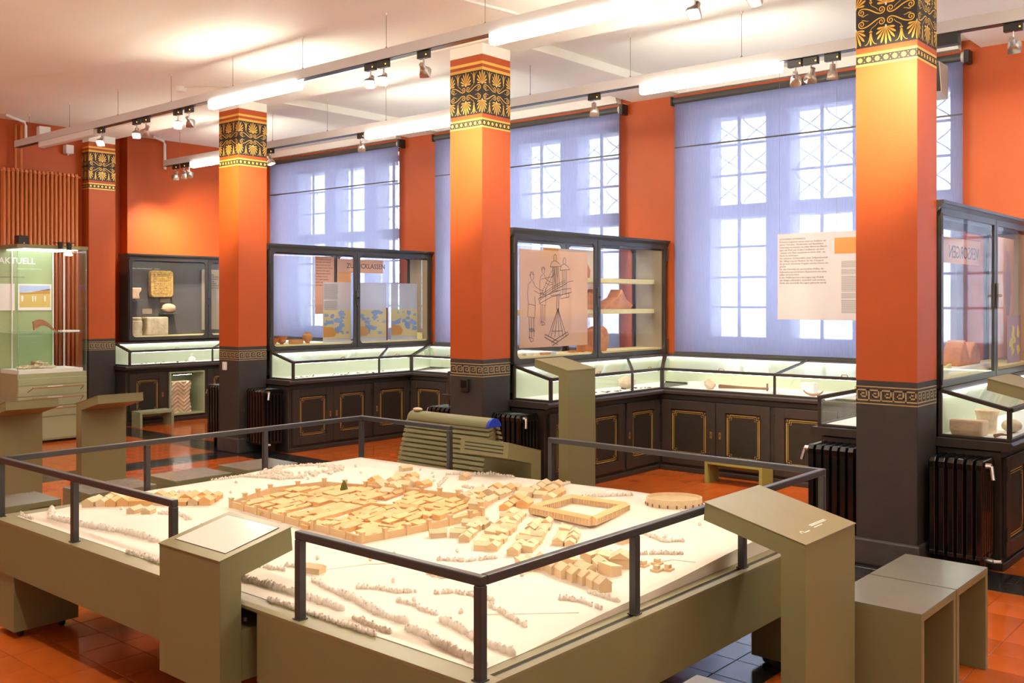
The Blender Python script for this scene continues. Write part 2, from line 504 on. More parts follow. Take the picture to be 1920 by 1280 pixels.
# end wall: radiator field, recess beside the pilaster, showcase field
b = MB().box(-13.2, ENDX, -4.2, 6.31, 0, CEIL).box(-13.2, -12.58, 6.31, 6.54, 0, CEIL).box(-13.2, -12.376, 6.54, WALLY, 0, CEIL)
struct('wall_end', b, 'orange')
b = MB().box(4.0, 4.2, -4.2, 9.3, 0, CEIL)
struct('wall_right', b, 'cream_wall')
b = MB().box(-13.2, 4.2, -4.2, -4.0, 0, CEIL)
struct('wall_back', b, 'cream_wall')
# white plaster band above each window
for i, c in enumerate(WINC):
    b = MB().prism([(8.66, CEIL), (WALLY, CEIL), (WALLY, 3.72), (8.70, 3.72)], 'x', c - 1.36, c + 1.36)
    struct('trim_%d' % (7 + i), b, 'plaster_white')

# ------------------------------------------------------------------ windows
PW, GAPM = 0.625, 0.251
ROWS_U = [3.49, 3.20, 2.89, 2.585]; ROWS_L = [2.45, 2.155, 1.845, 1.54, 1.235]
PANE = {}
def pane(w, h):
    k = (round(w, 3), round(h, 3))
    if k not in PANE:
        PANE[k] = MB().box(-w / 2, w / 2, -0.003, 0.003, -h / 2, h / 2).mesh('pane', 'window_glass')
    return PANE[k]
def window(idx, c, full):
    WY = 9.10
    b = MB()
    # stone surround, mullions and transom
    x0 = c - (3 * PW + 2 * GAPM) / 2
    b.box(c - NW, x0, WY - 0.04, WB, WZ0, WZ1); b.box(x0 + 3 * PW + 2 * GAPM, c + NW, WY - 0.04, WB, WZ0, WZ1)
    b.box(x0, x0 + 3 * PW + 2 * GAPM, WY - 0.04, WB, 3.49, WZ1); b.box(x0, x0 + 3 * PW + 2 * GAPM, WY - 0.04, WB, WZ0, 1.235)
    b.box(x0, x0 + 3 * PW + 2 * GAPM, WY - 0.04, WB, 2.45, 2.585)
    for k in range(2):
        xa = x0 + (k + 1) * PW + k * GAPM
        b.box(xa, xa + GAPM, WY - 0.04, WB, 1.235, 2.45); b.box(xa, xa + GAPM, WY - 0.04, WB, 2.585, 3.49)
    w = tag(b.build('window_%d' % idx, 'stone_frame'), kind='structure')
    sill = MB().box(c - NW, c + NW, WALLY - 0.02, WY - 0.04, WZ0 - 0.01, WZ0 + 0.025)
    sill.build('window_sill', 'plaster_white', w, bevel=0.004)
    gb = MB()
    for k in range(3):
        xa = x0 + k * (PW + GAPM)
        gb.box(xa + PW / 2 - 0.013, xa + PW / 2 + 0.013, WY - 0.012, WY + 0.012, 1.235, 2.45)
        gb.box(xa + PW / 2 - 0.013, xa + PW / 2 + 0.013, WY - 0.012, WY + 0.012, 2.585, 3.49)
        for z in ROWS_U[1:-1] + ROWS_L[1:-1]: gb.box(xa, xa + PW, WY - 0.012, WY + 0.012, z - 0.011, z + 0.011)
    gb.build('glazing_bars', 'lead', w)
    lb = MB()
    for k in range(3):
        for h in range(2):
            xa = x0 + k * (PW + GAPM) + h * PW / 2
            for z0, z1, full_l in ((2.585, 3.49, 1), (1.235, 2.45, 0)):
                n = 3 if full_l else 4
                ph = (z1 - z0) / n
                for q in range(n):
                    for sx in (0, 1):
                        pts = []
                        for t in range(9):
                            tt = t / 8
                            u = 0.5 - 0.5 * math.cos(math.pi * tt)
                            pts.append((xa + PW / 4 + (1 if sx else -1) * (PW / 4) * (u * 2 - 1) * 0.95, WY + 0.07, z0 + ph * (q + tt)))
                        lb.tube(pts, 0.0045 if full_l else 0.002, 4, cap=False)
    lb.build('lead_tracery', 'lead', w)
    for k in range(3):
        for h in range(2):
            xa = x0 + k * (PW + GAPM) + h * PW / 2
            for R in (ROWS_U, ROWS_L):
                for za, zb in zip(R[:-1], R[1:]):
                    put('pane', pane(PW / 2, za - zb), w, loc=(xa + PW / 4, WY, (za + zb) / 2))
    return w
for i, c in enumerate(WINC): window(i + 1, c, True)

# roller blinds hung in front of the openings
def blind(c, label):
    x0, x1 = c - 1.395, c + 1.395; Y = 8.70
    t = thing('roller_blind', (c, Y, 1.06), label, 'blind', 'translucent blue roller blinds')
    MB().tube([(x0 - 0.02, Y + 0.02, 3.645), (x1 + 0.02, Y + 0.02, 3.645)], 0.040, 14).build('roller_tube', 'blind_tube', t, smooth='auto')
    MB().box(x0, x1, Y - 0.0015, Y + 0.0015, 1.085, 3.64).build('fabric', 'blind', t)
    MB().box(x0, x1, Y - 0.008, Y + 0.008, 1.062, 1.09).build('hem_bar', 'blind_tube', t, bevel=0.003)
    MB().box(x0, x1, Y - 0.004, Y + 0.004, 3.160, 3.174).build('batten', 'blind_tube', t)
    MB().box(x1 + 0.015, x1 + 0.055, Y - 0.03, WALLY, 3.59, 3.70).build('motor_bracket', 'black_plastic', t, bevel=0.004)
    MB().tube([(x1 + 0.012, Y + 0.02, 3.645), (x1 - 0.012, Y + 0.02, 3.645)], 0.046, 14).build('end_ring', 'loudspeaker', t, smooth='auto')
    MB().box(x0 - 0.035, x0 - 0.015, Y - 0.03, WALLY, 3.60, 3.69).build('bracket', 'black_plastic', t, bevel=0.004)
    return t
blind(WINC[1], 'wide blue roller blind behind the hanging text sheet, left of the nearest column')
blind(WINC[2], 'blue roller blind behind the middle column and above the catapult poster case')
blind(WINC[3], 'farthest blue roller blind above the showcase with the small clay pots')
blind(WINC[0], 'blue roller blind beyond the right edge of the nearest bay')

# ------------------------------------------------------------------ painted columns
def palmette_polys(w):
    P, PE = [], []
    per = w / 2
    def petal(x, z, ang, L, wd):
        pts = []
        for t, k in ((0, .15), (.25, .35), (.5, .7), (.72, 1.0), (.88, .85), (.97, .45)):
            pts.append((t, k))
        s = [(t * L, k * wd) for t, k in pts] + [(L, 0)] + [(t * L, -k * wd) for t, k in reversed(pts)]
        c, sn = math.cos(ang), math.sin(ang)
        return [(x + a * c - bb * sn, z + a * sn + bb * c) for a, bb in s]
    def spiral(cx, cz, r, a0, turns, n, d):
        return [(cx + r * (1 - 0.85 * k / n) * math.cos(a0 + d * 2 * math.pi * turns * k / n), cz + r * (1 - 0.85 * k / n) * math.sin(a0 + d * 2 * math.pi * turns * k / n)) for k in range(n + 1)]
    def bez(p0, p1, p2, p3, n=10):
        out = []
        for k in range(n + 1):
            t = k / n; u = 1 - t
            out.append((u ** 3 * p0[0] + 3 * u * u * t * p1[0] + 3 * u * t * t * p2[0] + t ** 3 * p3[0], u ** 3 * p0[1] + 3 * u * u * t * p1[1] + 3 * u * t * t * p2[1] + t ** 3 * p3[1]))
        return out
    for s in (1, -1):
        Q = []
        for k in range(3):
            x = k * per
            for a, L in ((0, .108), (17, .101), (36, .088), (57, .071), (82, .054)):
                for sg in ((1,) if a == 0 else (1, -1)):
                    Q.append(petal(x, 0.070, math.pi / 2 + sg * math.radians(a), L, 0.0066))
            PE.append([(x + 0.0058 * math.cos(q), s * (0.066 + 0.009 * math.sin(q))) for q in [2 * math.pi * i / 8 for i in range(8)]])
        for k in range(2):
            xm = (k + 0.5) * per
            Q.append(petal(xm, 0.092, math.pi / 2, 0.080, 0.0052))
            for sg in (1, -1):
                Q += ribbon(bez((xm + sg * 0.003, 0.098), (xm + sg * 0.006, 0.142), (xm + sg * 0.018, 0.168), (xm + sg * 0.036, 0.165)), lambda t: 0.0065 * (1 - 0.6 * t))
                Q.append(petal(xm, 0.080, math.pi / 2 + sg * 0.5, 0.015, 0.0045))
            # running scroll: inner volute, rising stem, outer volute, tendril
            sg = -1 if k == 0 else 1
            xa, xb = per, per + sg * per
            A = spiral(xa + sg * 0.027, 0.036, 0.022, -math.pi / 2, 1.45, 24, -sg)
            S = bez((xa + sg * 0.027, 0.014), (xa + sg * 0.062, 0.010), (xb - sg * 0.085, 0.062), (xb - sg * 0.036, 0.058), 14)
            B = spiral(xb - sg * 0.036, 0.036, 0.022, math.pi / 2, 1.45, 24, -sg)
            Q += ribbon(A, lambda t: 0.0066 * (1 - 0.3 * t)) + ribbon(S, lambda t: 0.0060 + 0.0012 * math.sin(math.pi * t)) + ribbon(B, lambda t: 0.0066 * (1 - 0.3 * t))
            Q += ribbon(bez((xb - sg * 0.036, 0.014), (xb - sg * 0.050, 0.006), (xb - sg * 0.060, 0.022), (xb - sg * 0.078, 0.020), 8), lambda t: 0.0055 * (1 - 0.5 * t))
            Q += ribbon(bez((xa + sg * 0.049, 0.036), (xa + sg * 0.058, 0.060), (xm, 0.062), (xm, 0.080), 8), 0.0032)
        P += [[(x, s * z) for x, z in q] for q in Q]
    return P, PE

def key_polys(w, n):
    p = w / n; t = 0.0085; H = 0.070; out = []
    def seg(x0, z0, x1, z1):
        out.append([(min(x0, x1) - t / 2, min(z0, z1) - t / 2), (max(x0, x1) + t / 2, min(z0, z1) - t / 2), (max(x0, x1) + t / 2, max(z0, z1) + t / 2), (min(x0, x1) - t / 2, max(z0, z1) + t / 2)])
    for k in range(n):
        o = k * p; a = p * 0.10; bq = p * 0.90; zt = H / 2 - t / 2; zb = -zt
        u = (bq - a)
        path = [(a, zb), (a, zt), (bq, zt), (bq, -zt * 0.30), (a + u * .42, -zt * 0.30), (a + u * .42, zt * 0.36), (a + u * 0.70, zt * 0.36)]
        path0 = [(a, zb), (bq + p * 0.2, zb)]
        for q in (path, path0):
            for (x0, z0), (x1, z1) in zip(q[:-1], q[1:]): seg(o + x0, z0, o + x1, z1)
    return out

def rosette_polys(w, n):
    p = w / n; out = []
    for k in range(n):
        x = (k + 0.5) * p
        pts = []
        for i in range(32):
            a = 2 * math.pi * i / 32; r = 0.0142 * (1 + 0.16 * math.cos(8 * a)); pts.append((x + r * math.cos(a), r * math.sin(a)))
        out.append(pts)
    for k in range(n + 1):
        for dz in (0.014, -0.014): out.append([(k * p + 0.0028 * math.cos(2 * math.pi * i / 8), dz + 0.0028 * math.sin(2 * math.pi * i / 8)) for i in range(8)])
    return out

def on_faces(b, polys, zc, box4, off, mi=0):
    x0, x1, y0, y1 = box4
    for face in range(4):
        w = (x1 - x0) if face in (0, 2) else (y1 - y0)
        w0 = 0.366
        for q in polys:
            q = clip([(u * w / w0, v) for u, v in q], 0.0, w)
            if len(q) < 3: continue
            if face == 0: pts = [(x0 + u, y0 - off, zc + v) for u, v in q]
            elif face == 1: pts = [(x1 + off, y0 + u, zc + v) for u, v in q]
            elif face == 2: pts = [(x1 - u, y1 + off, zc + v) for u, v in q]
            else: pts = [(x0 - off, y1 - u, zc + v) for u, v in q]
            b.add(pts, [tuple(range(len(pts)))], mi)

PAL, PEA = palmette_polys(0.366)
KEYS = key_polys(0.366, 5); ROS = rosette_polys(0.366, 7)
def column(x1, label, depth_x=CW, y0=CY0, y1=CY1, base=True):
    x0 = x1 - depth_x
    t = thing('column', ((x0 + x1) / 2, (y0 + y1) / 2, 0), label, 'column', 'square painted columns')
    bx = (x0, x1, y0, y1)
    def stack(name, m, spans, g=0.0, bev=0.0):
        b = MB()
        for za, zb in spans: b.box(x0 - g, x1 + g, y0 - g, y1 + g, za, zb)
        return b.build(name, m, t, bevel=bev)
    if base:
        b = MB().box(x0 - 0.018, x1 + 0.018, y0 - 0.018, y1 + 0.018, 0, 0.16)
        b.build('plinth', 'plinth', t, bevel=0.012)
    stack('dado', 'dado', [(0.155, 1.12)], bev=0.004)
    stack('shaft', 'orange', [(1.12, 3.031), (3.108, 3.142), (3.526, 3.551), (3.574, 3.63)])
    stack('gold_stripe', 'gold', [(3.031, 3.044), (3.093, 3.108), (3.502, 3.526), (3.551, 3.574)])
    stack('rosette_ground', 'ornament_black', [(3.044, 3.093)])
    stack('palmette_ground', 'ornament_black', [(3.142, 3.502)])
    stack('neck', 'ceiling_white', [(3.63, BEAM + 0.005)])
    b = MB(); on_faces(b, PAL, 3.322, bx, 0.0015); b.build('palmette_frieze', 'gold', t)
    b = MB(); on_faces(b, PEA, 3.322, bx, 0.0022); b.build('pearl', 'pearl', t)
    b = MB(); on_faces(b, ROS, 3.0685, bx, 0.0015); b.build('rosette_frieze', 'gold', t)
    b = MB(); on_faces(b, KEYS, 1.031, bx, 0.0012)
    ln = [[(0, -0.0035), (0.366, -0.0035), (0.366, 0.0035), (0, 0.0035)]]
    on_faces(b, ln, 1.082, bx, 0.0012); on_faces(b, ln, 0.980, bx, 0.0012)
    b.build('meander_frieze', 'key_gold', t)
    return t
column(CX[0], 'nearest square orange column, its top cut by the picture edge')
column(CX[1], 'middle orange column with the black socket box on its dark foot')
column(CX[2], 'orange column with a white light switch on its dark foot')
column(-12.212, 'far orange pilaster beside the tall orange wall radiator', depth_x=0.178, base=False)
# ------------------------------------------------------------------ display counters in the bays
mat('case_inside', (0.30, 0.25, 0.18), 0.6)
mat('case_back', (0.10, 0.095, 0.09), 0.5)
def mapped(b, T):
    b.v = [T(*p) for p in b.v]
    return b
def T_left(xf):      # run on the right side of a column, looking towards +x
    return lambda u, w, z: (xf + w, u, z)
def T_right(xf):     # run on the left side of a column, looking towards -x
    return lambda u, w, z: (xf - w, u, z)
def T_win(u, w, z):  # run under the windows, looking towards the room
    return (u, 8.74 - w, z)
YA, YB = 6.30, 8.024

def notched(u0, u1, v0, v1, n):
    return [(u0 + n, v1), (u1 - n, v1), (u1 - n, v1 - n), (u1, v1 - n), (u1, v0 + n), (u1 - n, v0 + n), (u1 - n, v0), (u0 + n, v0), (u0 + n, v0 + n), (u0, v0 + n), (u0, v1 - n), (u0 + n, v1 - n), (u0 + n, v1)]

def door(par, T, u0, u1, wf, lock, z0=0.072, z1=0.668):
    st = 0.092
    b = MB()
    b.box(u0, u0 + st, wf - 0.004, wf + 0.018, z0, z1).box(u1 - st, u1, wf - 0.004, wf + 0.018, z0, z1)
    b.box(u0 + st, u1 - st, wf - 0.004, wf + 0.018, z0, z0 + st - 0.008).box(u0 + st, u1 - st, wf - 0.004, wf + 0.018, z1 - st + 0.008, z1)
    d = mapped(b, T).build('door', 'cabinet', par, bevel=0.003)
    p0, p1, q0, q1 = u0 + st, u1 - st, z0 + st - 0.008, z1 - st + 0.008
    b = MB().box(p0, p1, wf - 0.012, wf + 0.002, q0, q1)
    mapped(b, T).build('panel', 'cabinet_panel', d)
    b = MB()
    for ins, wd, n in ((0.016, 0.0065, 0.028), (0.031, 0.0030, 0.028)):
        for q in ribbon(notched(p0 + ins, p1 - ins, q0 + ins, q1 - ins, n), wd):
            b.slab([(x, wf + 0.0022, y) for x, y in q], (0, 0.0008, 0))
    for uu in (p0 + 0.016, p1 - 0.030):
        for vv in (q0 + 0.016, q1 - 0.030):
            frame_mesh(b, 'y', wf + 0.0022, wf + 0.003, uu, uu + 0.014, vv, vv + 0.014, 0.002, 0.0005)
    mapped(b, T).build('gilt_line', 'gold_line', d)
    if lock:
        uk = u0 + st * 0.45 if lock > 0 else u1 - st * 0.45
        b = MB().prism([(uk + x, 0.372 + y) for x, y in rbox(0.022, 0.064, 0.004, 3)], 'y', wf + 0.017, wf + 0.0205)
        k = mapped(b, T).build('keyplate', 'brass', d)
        b = MB().prism([(uk + x, 0.374 + y) for x, y in rbox(0.005, 0.020, 0.002, 3)], 'y', wf + 0.0204, wf + 0.0212)
        mapped(b, T).build('keyhole', 'ink', d)
    uh = u1 if lock > 0 else u0
    for zz in (0.17, 0.53):
        b = MB().tube([(uh, wf + 0.018, zz), (uh, wf + 0.018, zz + 0.085)], 0.006, 8)
        mapped(b, T).build('hinge', 'cabinet_dark', d)
    return d

def base_cabinet(T, u0, u1, doors, wf, label, niche=None, inset=0.0, w0=0.0):
    t = thing('base_cabinet', T((u0 + u1) / 2, wf / 2, 0), label, 'cabinet', 'dark panelled counter cabinets')
    b = MB()
    if niche:
        n0, n1, nz0, nz1 = niche
        b.box(u0, n0, w0, wf - 0.004, 0.0, 0.705).box(n1, u1, w0, wf - 0.004, 0.0, 0.705)
        b.box(n0, n1, w0, wf - 0.004, 0, nz0).box(n0, n1, w0, wf - 0.004, nz1, 0.705)
    else:
        b.box(u0, u1, w0, wf - 0.004, 0.0, 0.705)
    mapped(b, T).build('carcass', 'cabinet', t, bevel=0.003)
    b = MB().box(u0 + inset, u1 - inset, wf - 0.004, wf + 0.016, 0.0, 0.045)
    mapped(b, T).build('skirting', 'cabinet', t, bevel=0.006)
    b = MB().box(u0 + inset, u1 - inset, wf - 0.004, wf + 0.010, 0.678, 0.715)
    mapped(b, T).build('frieze_rail', 'cabinet_dark', t)
    for d0, d1, lk in doors: door(t, T, d0, d1, wf, lk)
    return t

def vitrine(T, u0, u1, ub, wf, hb, label, bars, end=True, mit_u=None, mit_v=None, lamp=True):
    """glazed desk: front edge height .955, back edge .955+hb; plan trapezoid for the mitred corner
    front runs u0..u1, back runs u0..ub (mit_u) ; mit_v the same at the other end"""
    z0, zf = 0.767, 0.955
    zb = 1.050
    v0 = u0 if mit_v is None else mit_v      # back start
    v1 = u1 if mit_u is None else mit_u      # back end
    t = thing('desk_vitrine', T((u0 + u1) / 2, wf / 2, z0), label, 'display case', 'glazed desk vitrines')
    e = 0.013
    def bar(name, p, q, w=0.026, h=0.026):
        b = MB().bar(T(*p), T(*q), w, h); return b.build(name, 'cabinet', t, bevel=0.003)
    bar('front_rail', (u0, wf, zf), (u1, wf, zf), 0.034, 0.026)
    bar('back_rail', (v0, 0.012, zb), (v1, 0.012, zb), 0.026, 0.030)
    bar('sill_rail', (u0, wf - 0.004, z0 + 0.008), (u1, wf - 0.004, z0 + 0.008), 0.024, 0.016)
    bar('sloping_rail', (u0, wf, zf), (v0, 0.012, zb), 0.034, 0.024)
    bar('sloping_rail', (u1, wf, zf), (v1, 0.012, zb), 0.034, 0.024)
    bar('corner_post', (u0, wf - 0.004, z0), (u0, wf - 0.004, zf), 0.026, 0.026)
    bar('corner_post', (u1, wf - 0.004, z0), (u1, wf - 0.004, zf), 0.026, 0.026)
    if end:
        bar('end_sill', (u0, 0.0, z0 + 0.008), (u0, wf, z0 + 0.008), 0.020, 0.016)
        bar('end_post', (u0, 0.008, z0), (u0, 0.008, zb), 0.022, 0.022)
    cuts = [u0] + bars + [u1]
    for ub_ in bars:
        f = (ub_ - u0) / (u1 - u0); bar('glazing_bar', (ub_, wf, zf), (v0 + f * (v1 - v0), 0.012, zb), 0.028, 0.018)
        bar('front_post', (ub_, wf - 0.004, z0), (ub_, wf - 0.004, zf), 0.020, 0.020)
    for a, c in zip(cuts[:-1], cuts[1:]):
        fa, fc = (a - u0) / (u1 - u0), (c - u0) / (u1 - u0)
        MB().slab([T(a, wf, zf + 0.004), T(c, wf, zf + 0.004), T(v0 + fc * (v1 - v0), 0.012, zb + 0.004), T(v0 + fa * (v1 - v0), 0.012, zb + 0.004)], (0, 0, 0.004)).build('glass_lid', 'glass', t)
        MB().slab([T(a, wf - 0.006, z0 + 0.014), T(c, wf - 0.006, z0 + 0.014), T(c, wf - 0.006, zf - 0.01), T(a, wf - 0.006, zf - 0.01)], Vector(T(0, 0.003, 0)) - Vector(T(0, 0, 0))).build('front_glass', 'glass', t)
        mu = a + (c - a) * 0.55
        MB().tube([T(mu - 0.03, wf + 0.004, zf + 0.012), T(mu - 0.02, wf + 0.010, zf + 0.030), T(mu + 0.02, wf + 0.010, zf + 0.030), T(mu + 0.03, wf + 0.004, zf + 0.012)], 0.004, 6).build('lid_handle', 'brass', t, smooth=True)
    if end:
        MB().slab([T(u0, 0.015, z0 + 0.014), T(u0, wf - 0.012, z0 + 0.014), T(u0, wf - 0.012, zf - 0.012), T(u0, 0.015, zb - 0.012)], Vector(T(0.003, 0, 0)) - Vector(T(0, 0, 0))).build('end_glass', 'glass', t)
    b = MB().slab([T(u0 + 0.004, 0.006, z0 + 0.002), T(u0 + 0.004, wf - 0.012, z0 + 0.002), T(u1, wf - 0.012, z0 + 0.002), T(v1, 0.006, z0 + 0.002), T(v0 + 0.004, 0.006, z0 + 0.002)], (0, 0, 0.006))
    b.build('display_floor', 'vit_floor', t)
    b = MB().slab([T(v0 + 0.01, 0.004, z0 + 0.008), T(v1, 0.004, z0 + 0.008), T(v1, 0.004, zb - 0.014), T(v0 + 0.01, 0.004, zb - 0.014)], Vector(T(0, 0.004, 0)) - Vector(T(0, 0, 0)))
    b.build('back_panel', 'vit_back', t)
    if lamp:
        MB().bar(T(v0 + 0.05, 0.030, zb - 0.024), T(v1 - 0.05, 0.030, zb - 0.024), 0.018, 0.010).build('lamp_strip', 'vit_lamp', t)
        MB().bar(T(u0 + 0.05, wf - 0.024, zf - 0.016), T(u1 - 0.05, wf - 0.024, zf - 0.016), 0.010, 0.006).build('lamp_strip', 'vit_lamp', t)
    return t

def ledge(name_label, xl, xr, lf=True, rt=True, y0=6.265):
    """continuous ledge of one bay: left arm, window arm, right arm"""
    b = MB()
    t = thing('counter_ledge', ((xl + xr) / 2, 8.4, 0.70), name_label, 'countertop', 'dark counter ledges')
    prof = [(0.0, 0.715), (0.415, 0.715), (0.440, 0.730), (0.440, 0.752), (0.428, 0.766), (0.0, 0.766)]
    def run(T, u0, u1, dep):
        pr = [(w if w < 0.1 else w + dep - 0.41, z) for w, z in prof]
        bb = MB(); n = len(pr)
        vs = [(u0, w, z) for w, z in pr] + [(u1 + (w * 0), w, z) for w, z in pr]
        bb.add(vs, [tuple(range(n)), tuple(range(n, 2 * n))] + [(i, (i + 1) % n, n + (i + 1) % n, n + i) for i in range(n)])
        mapped(bb, T).build('ledge_board', 'cabinet', t)
    if lf: run(T_left(xl), y0, 8.06, 0.41)
    if rt: run(T_right(xr), y0, 8.06, 0.41)
    run(T_win, xl, xr, 0.70)
    return t

# bay limits: left face = right side of one column, right face = left side of the next
BAYS = {'far': (-12.330, CX[2] - CW), 'pot': (CX[2], CX[1] - CW), 'catapult': (CX[1], CX[0] - CW), 'near': (CX[0], 1.5 - CW)}
D3 = [(6.345, 6.885, -1), (6.890, 7.432, 1), (7.475, 8.030, 1)]
WHERE = {'far': 'end wall', 'pot': 'case with the clay pots', 'catapult': 'case with the catapult poster', 'near': 'rightmost tall case'}
for k, (xl, xr) in BAYS.items():
    wv = WHERE[k]
    niche = (6.90, 7.433, 0.075, 0.665) if k == 'far' else None
    doors = [(6.345, 6.845, -1), (7.475, 8.030, 1)] if k == 'far' else D3
    base_cabinet(T_left(xl), YA, YB, doors, 0.365, 'dark panelled counter cabinet below the ' + wv, niche)
    vitrine(T_left(xl), 6.335, 8.035, None, 0.405, 0.1, 'lit glass desk vitrine directly below the ' + wv, [7.534], mit_u=8.735)
    # window side
    a, c = xl + 0.365, xr - 0.365
    wd = []; n = 4; st = (c - a - 0.08) / n
    for i in range(n): wd.append((a + 0.04 + i * st + 0.004, a + 0.04 + (i + 1) * st - 0.004 - (0.035 if i % 2 else 0), 1 if i % 2 else -1))
    base_cabinet(T_win, xl + 0.04, xr - 0.04, wd, 0.695, 'dark panelled cabinet under the window right of the ' + wv, inset=0.345)
    m = (a + c) / 2
    vitrine(T_win, xl + 0.405, xr - 0.405, None, 0.70, 0.1, 'lit glass desk vitrine under the window right of the ' + wv, [m], end=False, mit_u=xr + 0.0, mit_v=xl)
    nxt = {'far': 'the switch column', 'pot': 'the socket column', 'catapult': 'the nearest column', 'near': 'the column beyond the picture edge'}[k]
    base_cabinet(T_right(xr), YA, YB, D3, 0.365, 'dark counter cabinet on the left side of ' + nxt)
    vitrine(T_right(xr), 6.335, 8.035, None, 0.405, 0.1, 'lit glass desk vitrine left of ' + nxt, [7.534], mit_u=8.735)
    ledge('dark wooden ledge running round the bay of the ' + wv, xl, xr)

# green niche with a carved stone in the far cabinet
t = thing('niche_box', (-12.15, 7.17, 0.08), 'green lit niche box set into the far dark cabinet', 'niche')
n0, n1, nz0, nz1 = 6.905, 7.428, 0.08, 0.66
xf, xb = -11.945, -12.30
b = MB().box(xb, xf, n0, n0 + 0.022, nz0, nz1).box(xb, xf, n1 - 0.022, n1, nz0, nz1).box(xb, xf, n0 + 0.022, n1 - 0.022, nz0, nz0 + 0.022).box(xb, xf, n0 + 0.022, n1 - 0.022, nz1 - 0.022, nz1)
b.build('frame', 'sage', t, bevel=0.002)
MB().box(xb, xb + 0.01, n0 + 0.022, n1 - 0.022, nz0 + 0.022, nz1 - 0.022).build('back_panel', 'sage', t)
lp = MB().box(xf - 0.06, xf - 0.035, n0 + 0.06, n1 - 0.16, nz1 - 0.044, nz1 - 0.026).build('lamp_bar', 'black_plastic', t)
MB().box(xf - 0.055, xf - 0.040, n0 + 0.08, n1 - 0.18, nz1 - 0.047, nz1 - 0.043).build('lamp', 'led_lamp', lp)
# carved block: chevron relief
b = MB()
g = 28
def stone_front(u, v):
    return 0.008 * math.sin(2 * math.pi * (8 * v + 3.0 * abs(((u * 1.5) % 1) - 0.5))) + random.uniform(-.002, .002)
sx0, sx1, sy0, sy1, sz0, sz1 = -12.19, -12.00, 6.955, 7.24, nz0 + 0.022, nz0 + 0.022 + 0.42
vs = []; fs = []
for i in range(g + 1):
    for j in range(g * 2 + 1):
        u, v = i / g, j / (g * 2)
        wv_ = 0.012 * math.sin(7 * v + 1) * (1 if i in (0, g) else 0)
        vs.append((sx1 + stone_front(u, v), sy0 + (sy1 - sy0) * u + wv_, sz0 + (sz1 - sz0) * v))
for i in range(g):
    for j in range(g * 2): fs.append((i * (2 * g + 1) + j, (i + 1) * (2 * g + 1) + j, (i + 1) * (2 * g + 1) + j + 1, i * (2 * g + 1) + j + 1))
b.add(vs, fs)
W = 2 * g + 1
edge = [i * W for i in range(g + 1)] + [g * W + j for j in range(1, W)] + [i * W + W - 1 for i in range(g - 1, -1, -1)] + [j for j in range(W - 2, 0, -1)]
k0 = len(vs)
b.v += [(sx0, vs[e][1], vs[e][2]) for e in edge]
n = len(edge)
for i in range(n):
    b.f.append((edge[i], edge[(i + 1) % n], k0 + (i + 1) % n, k0 + i)); b.m.append(0)
b.f.append(tuple(range(k0, k0 + n))); b.m.append(0)
o = b.build('carved_stone', 'sandstone')
tag(o, 'pale stone block carved with chevrons standing in the green niche', 'stone')

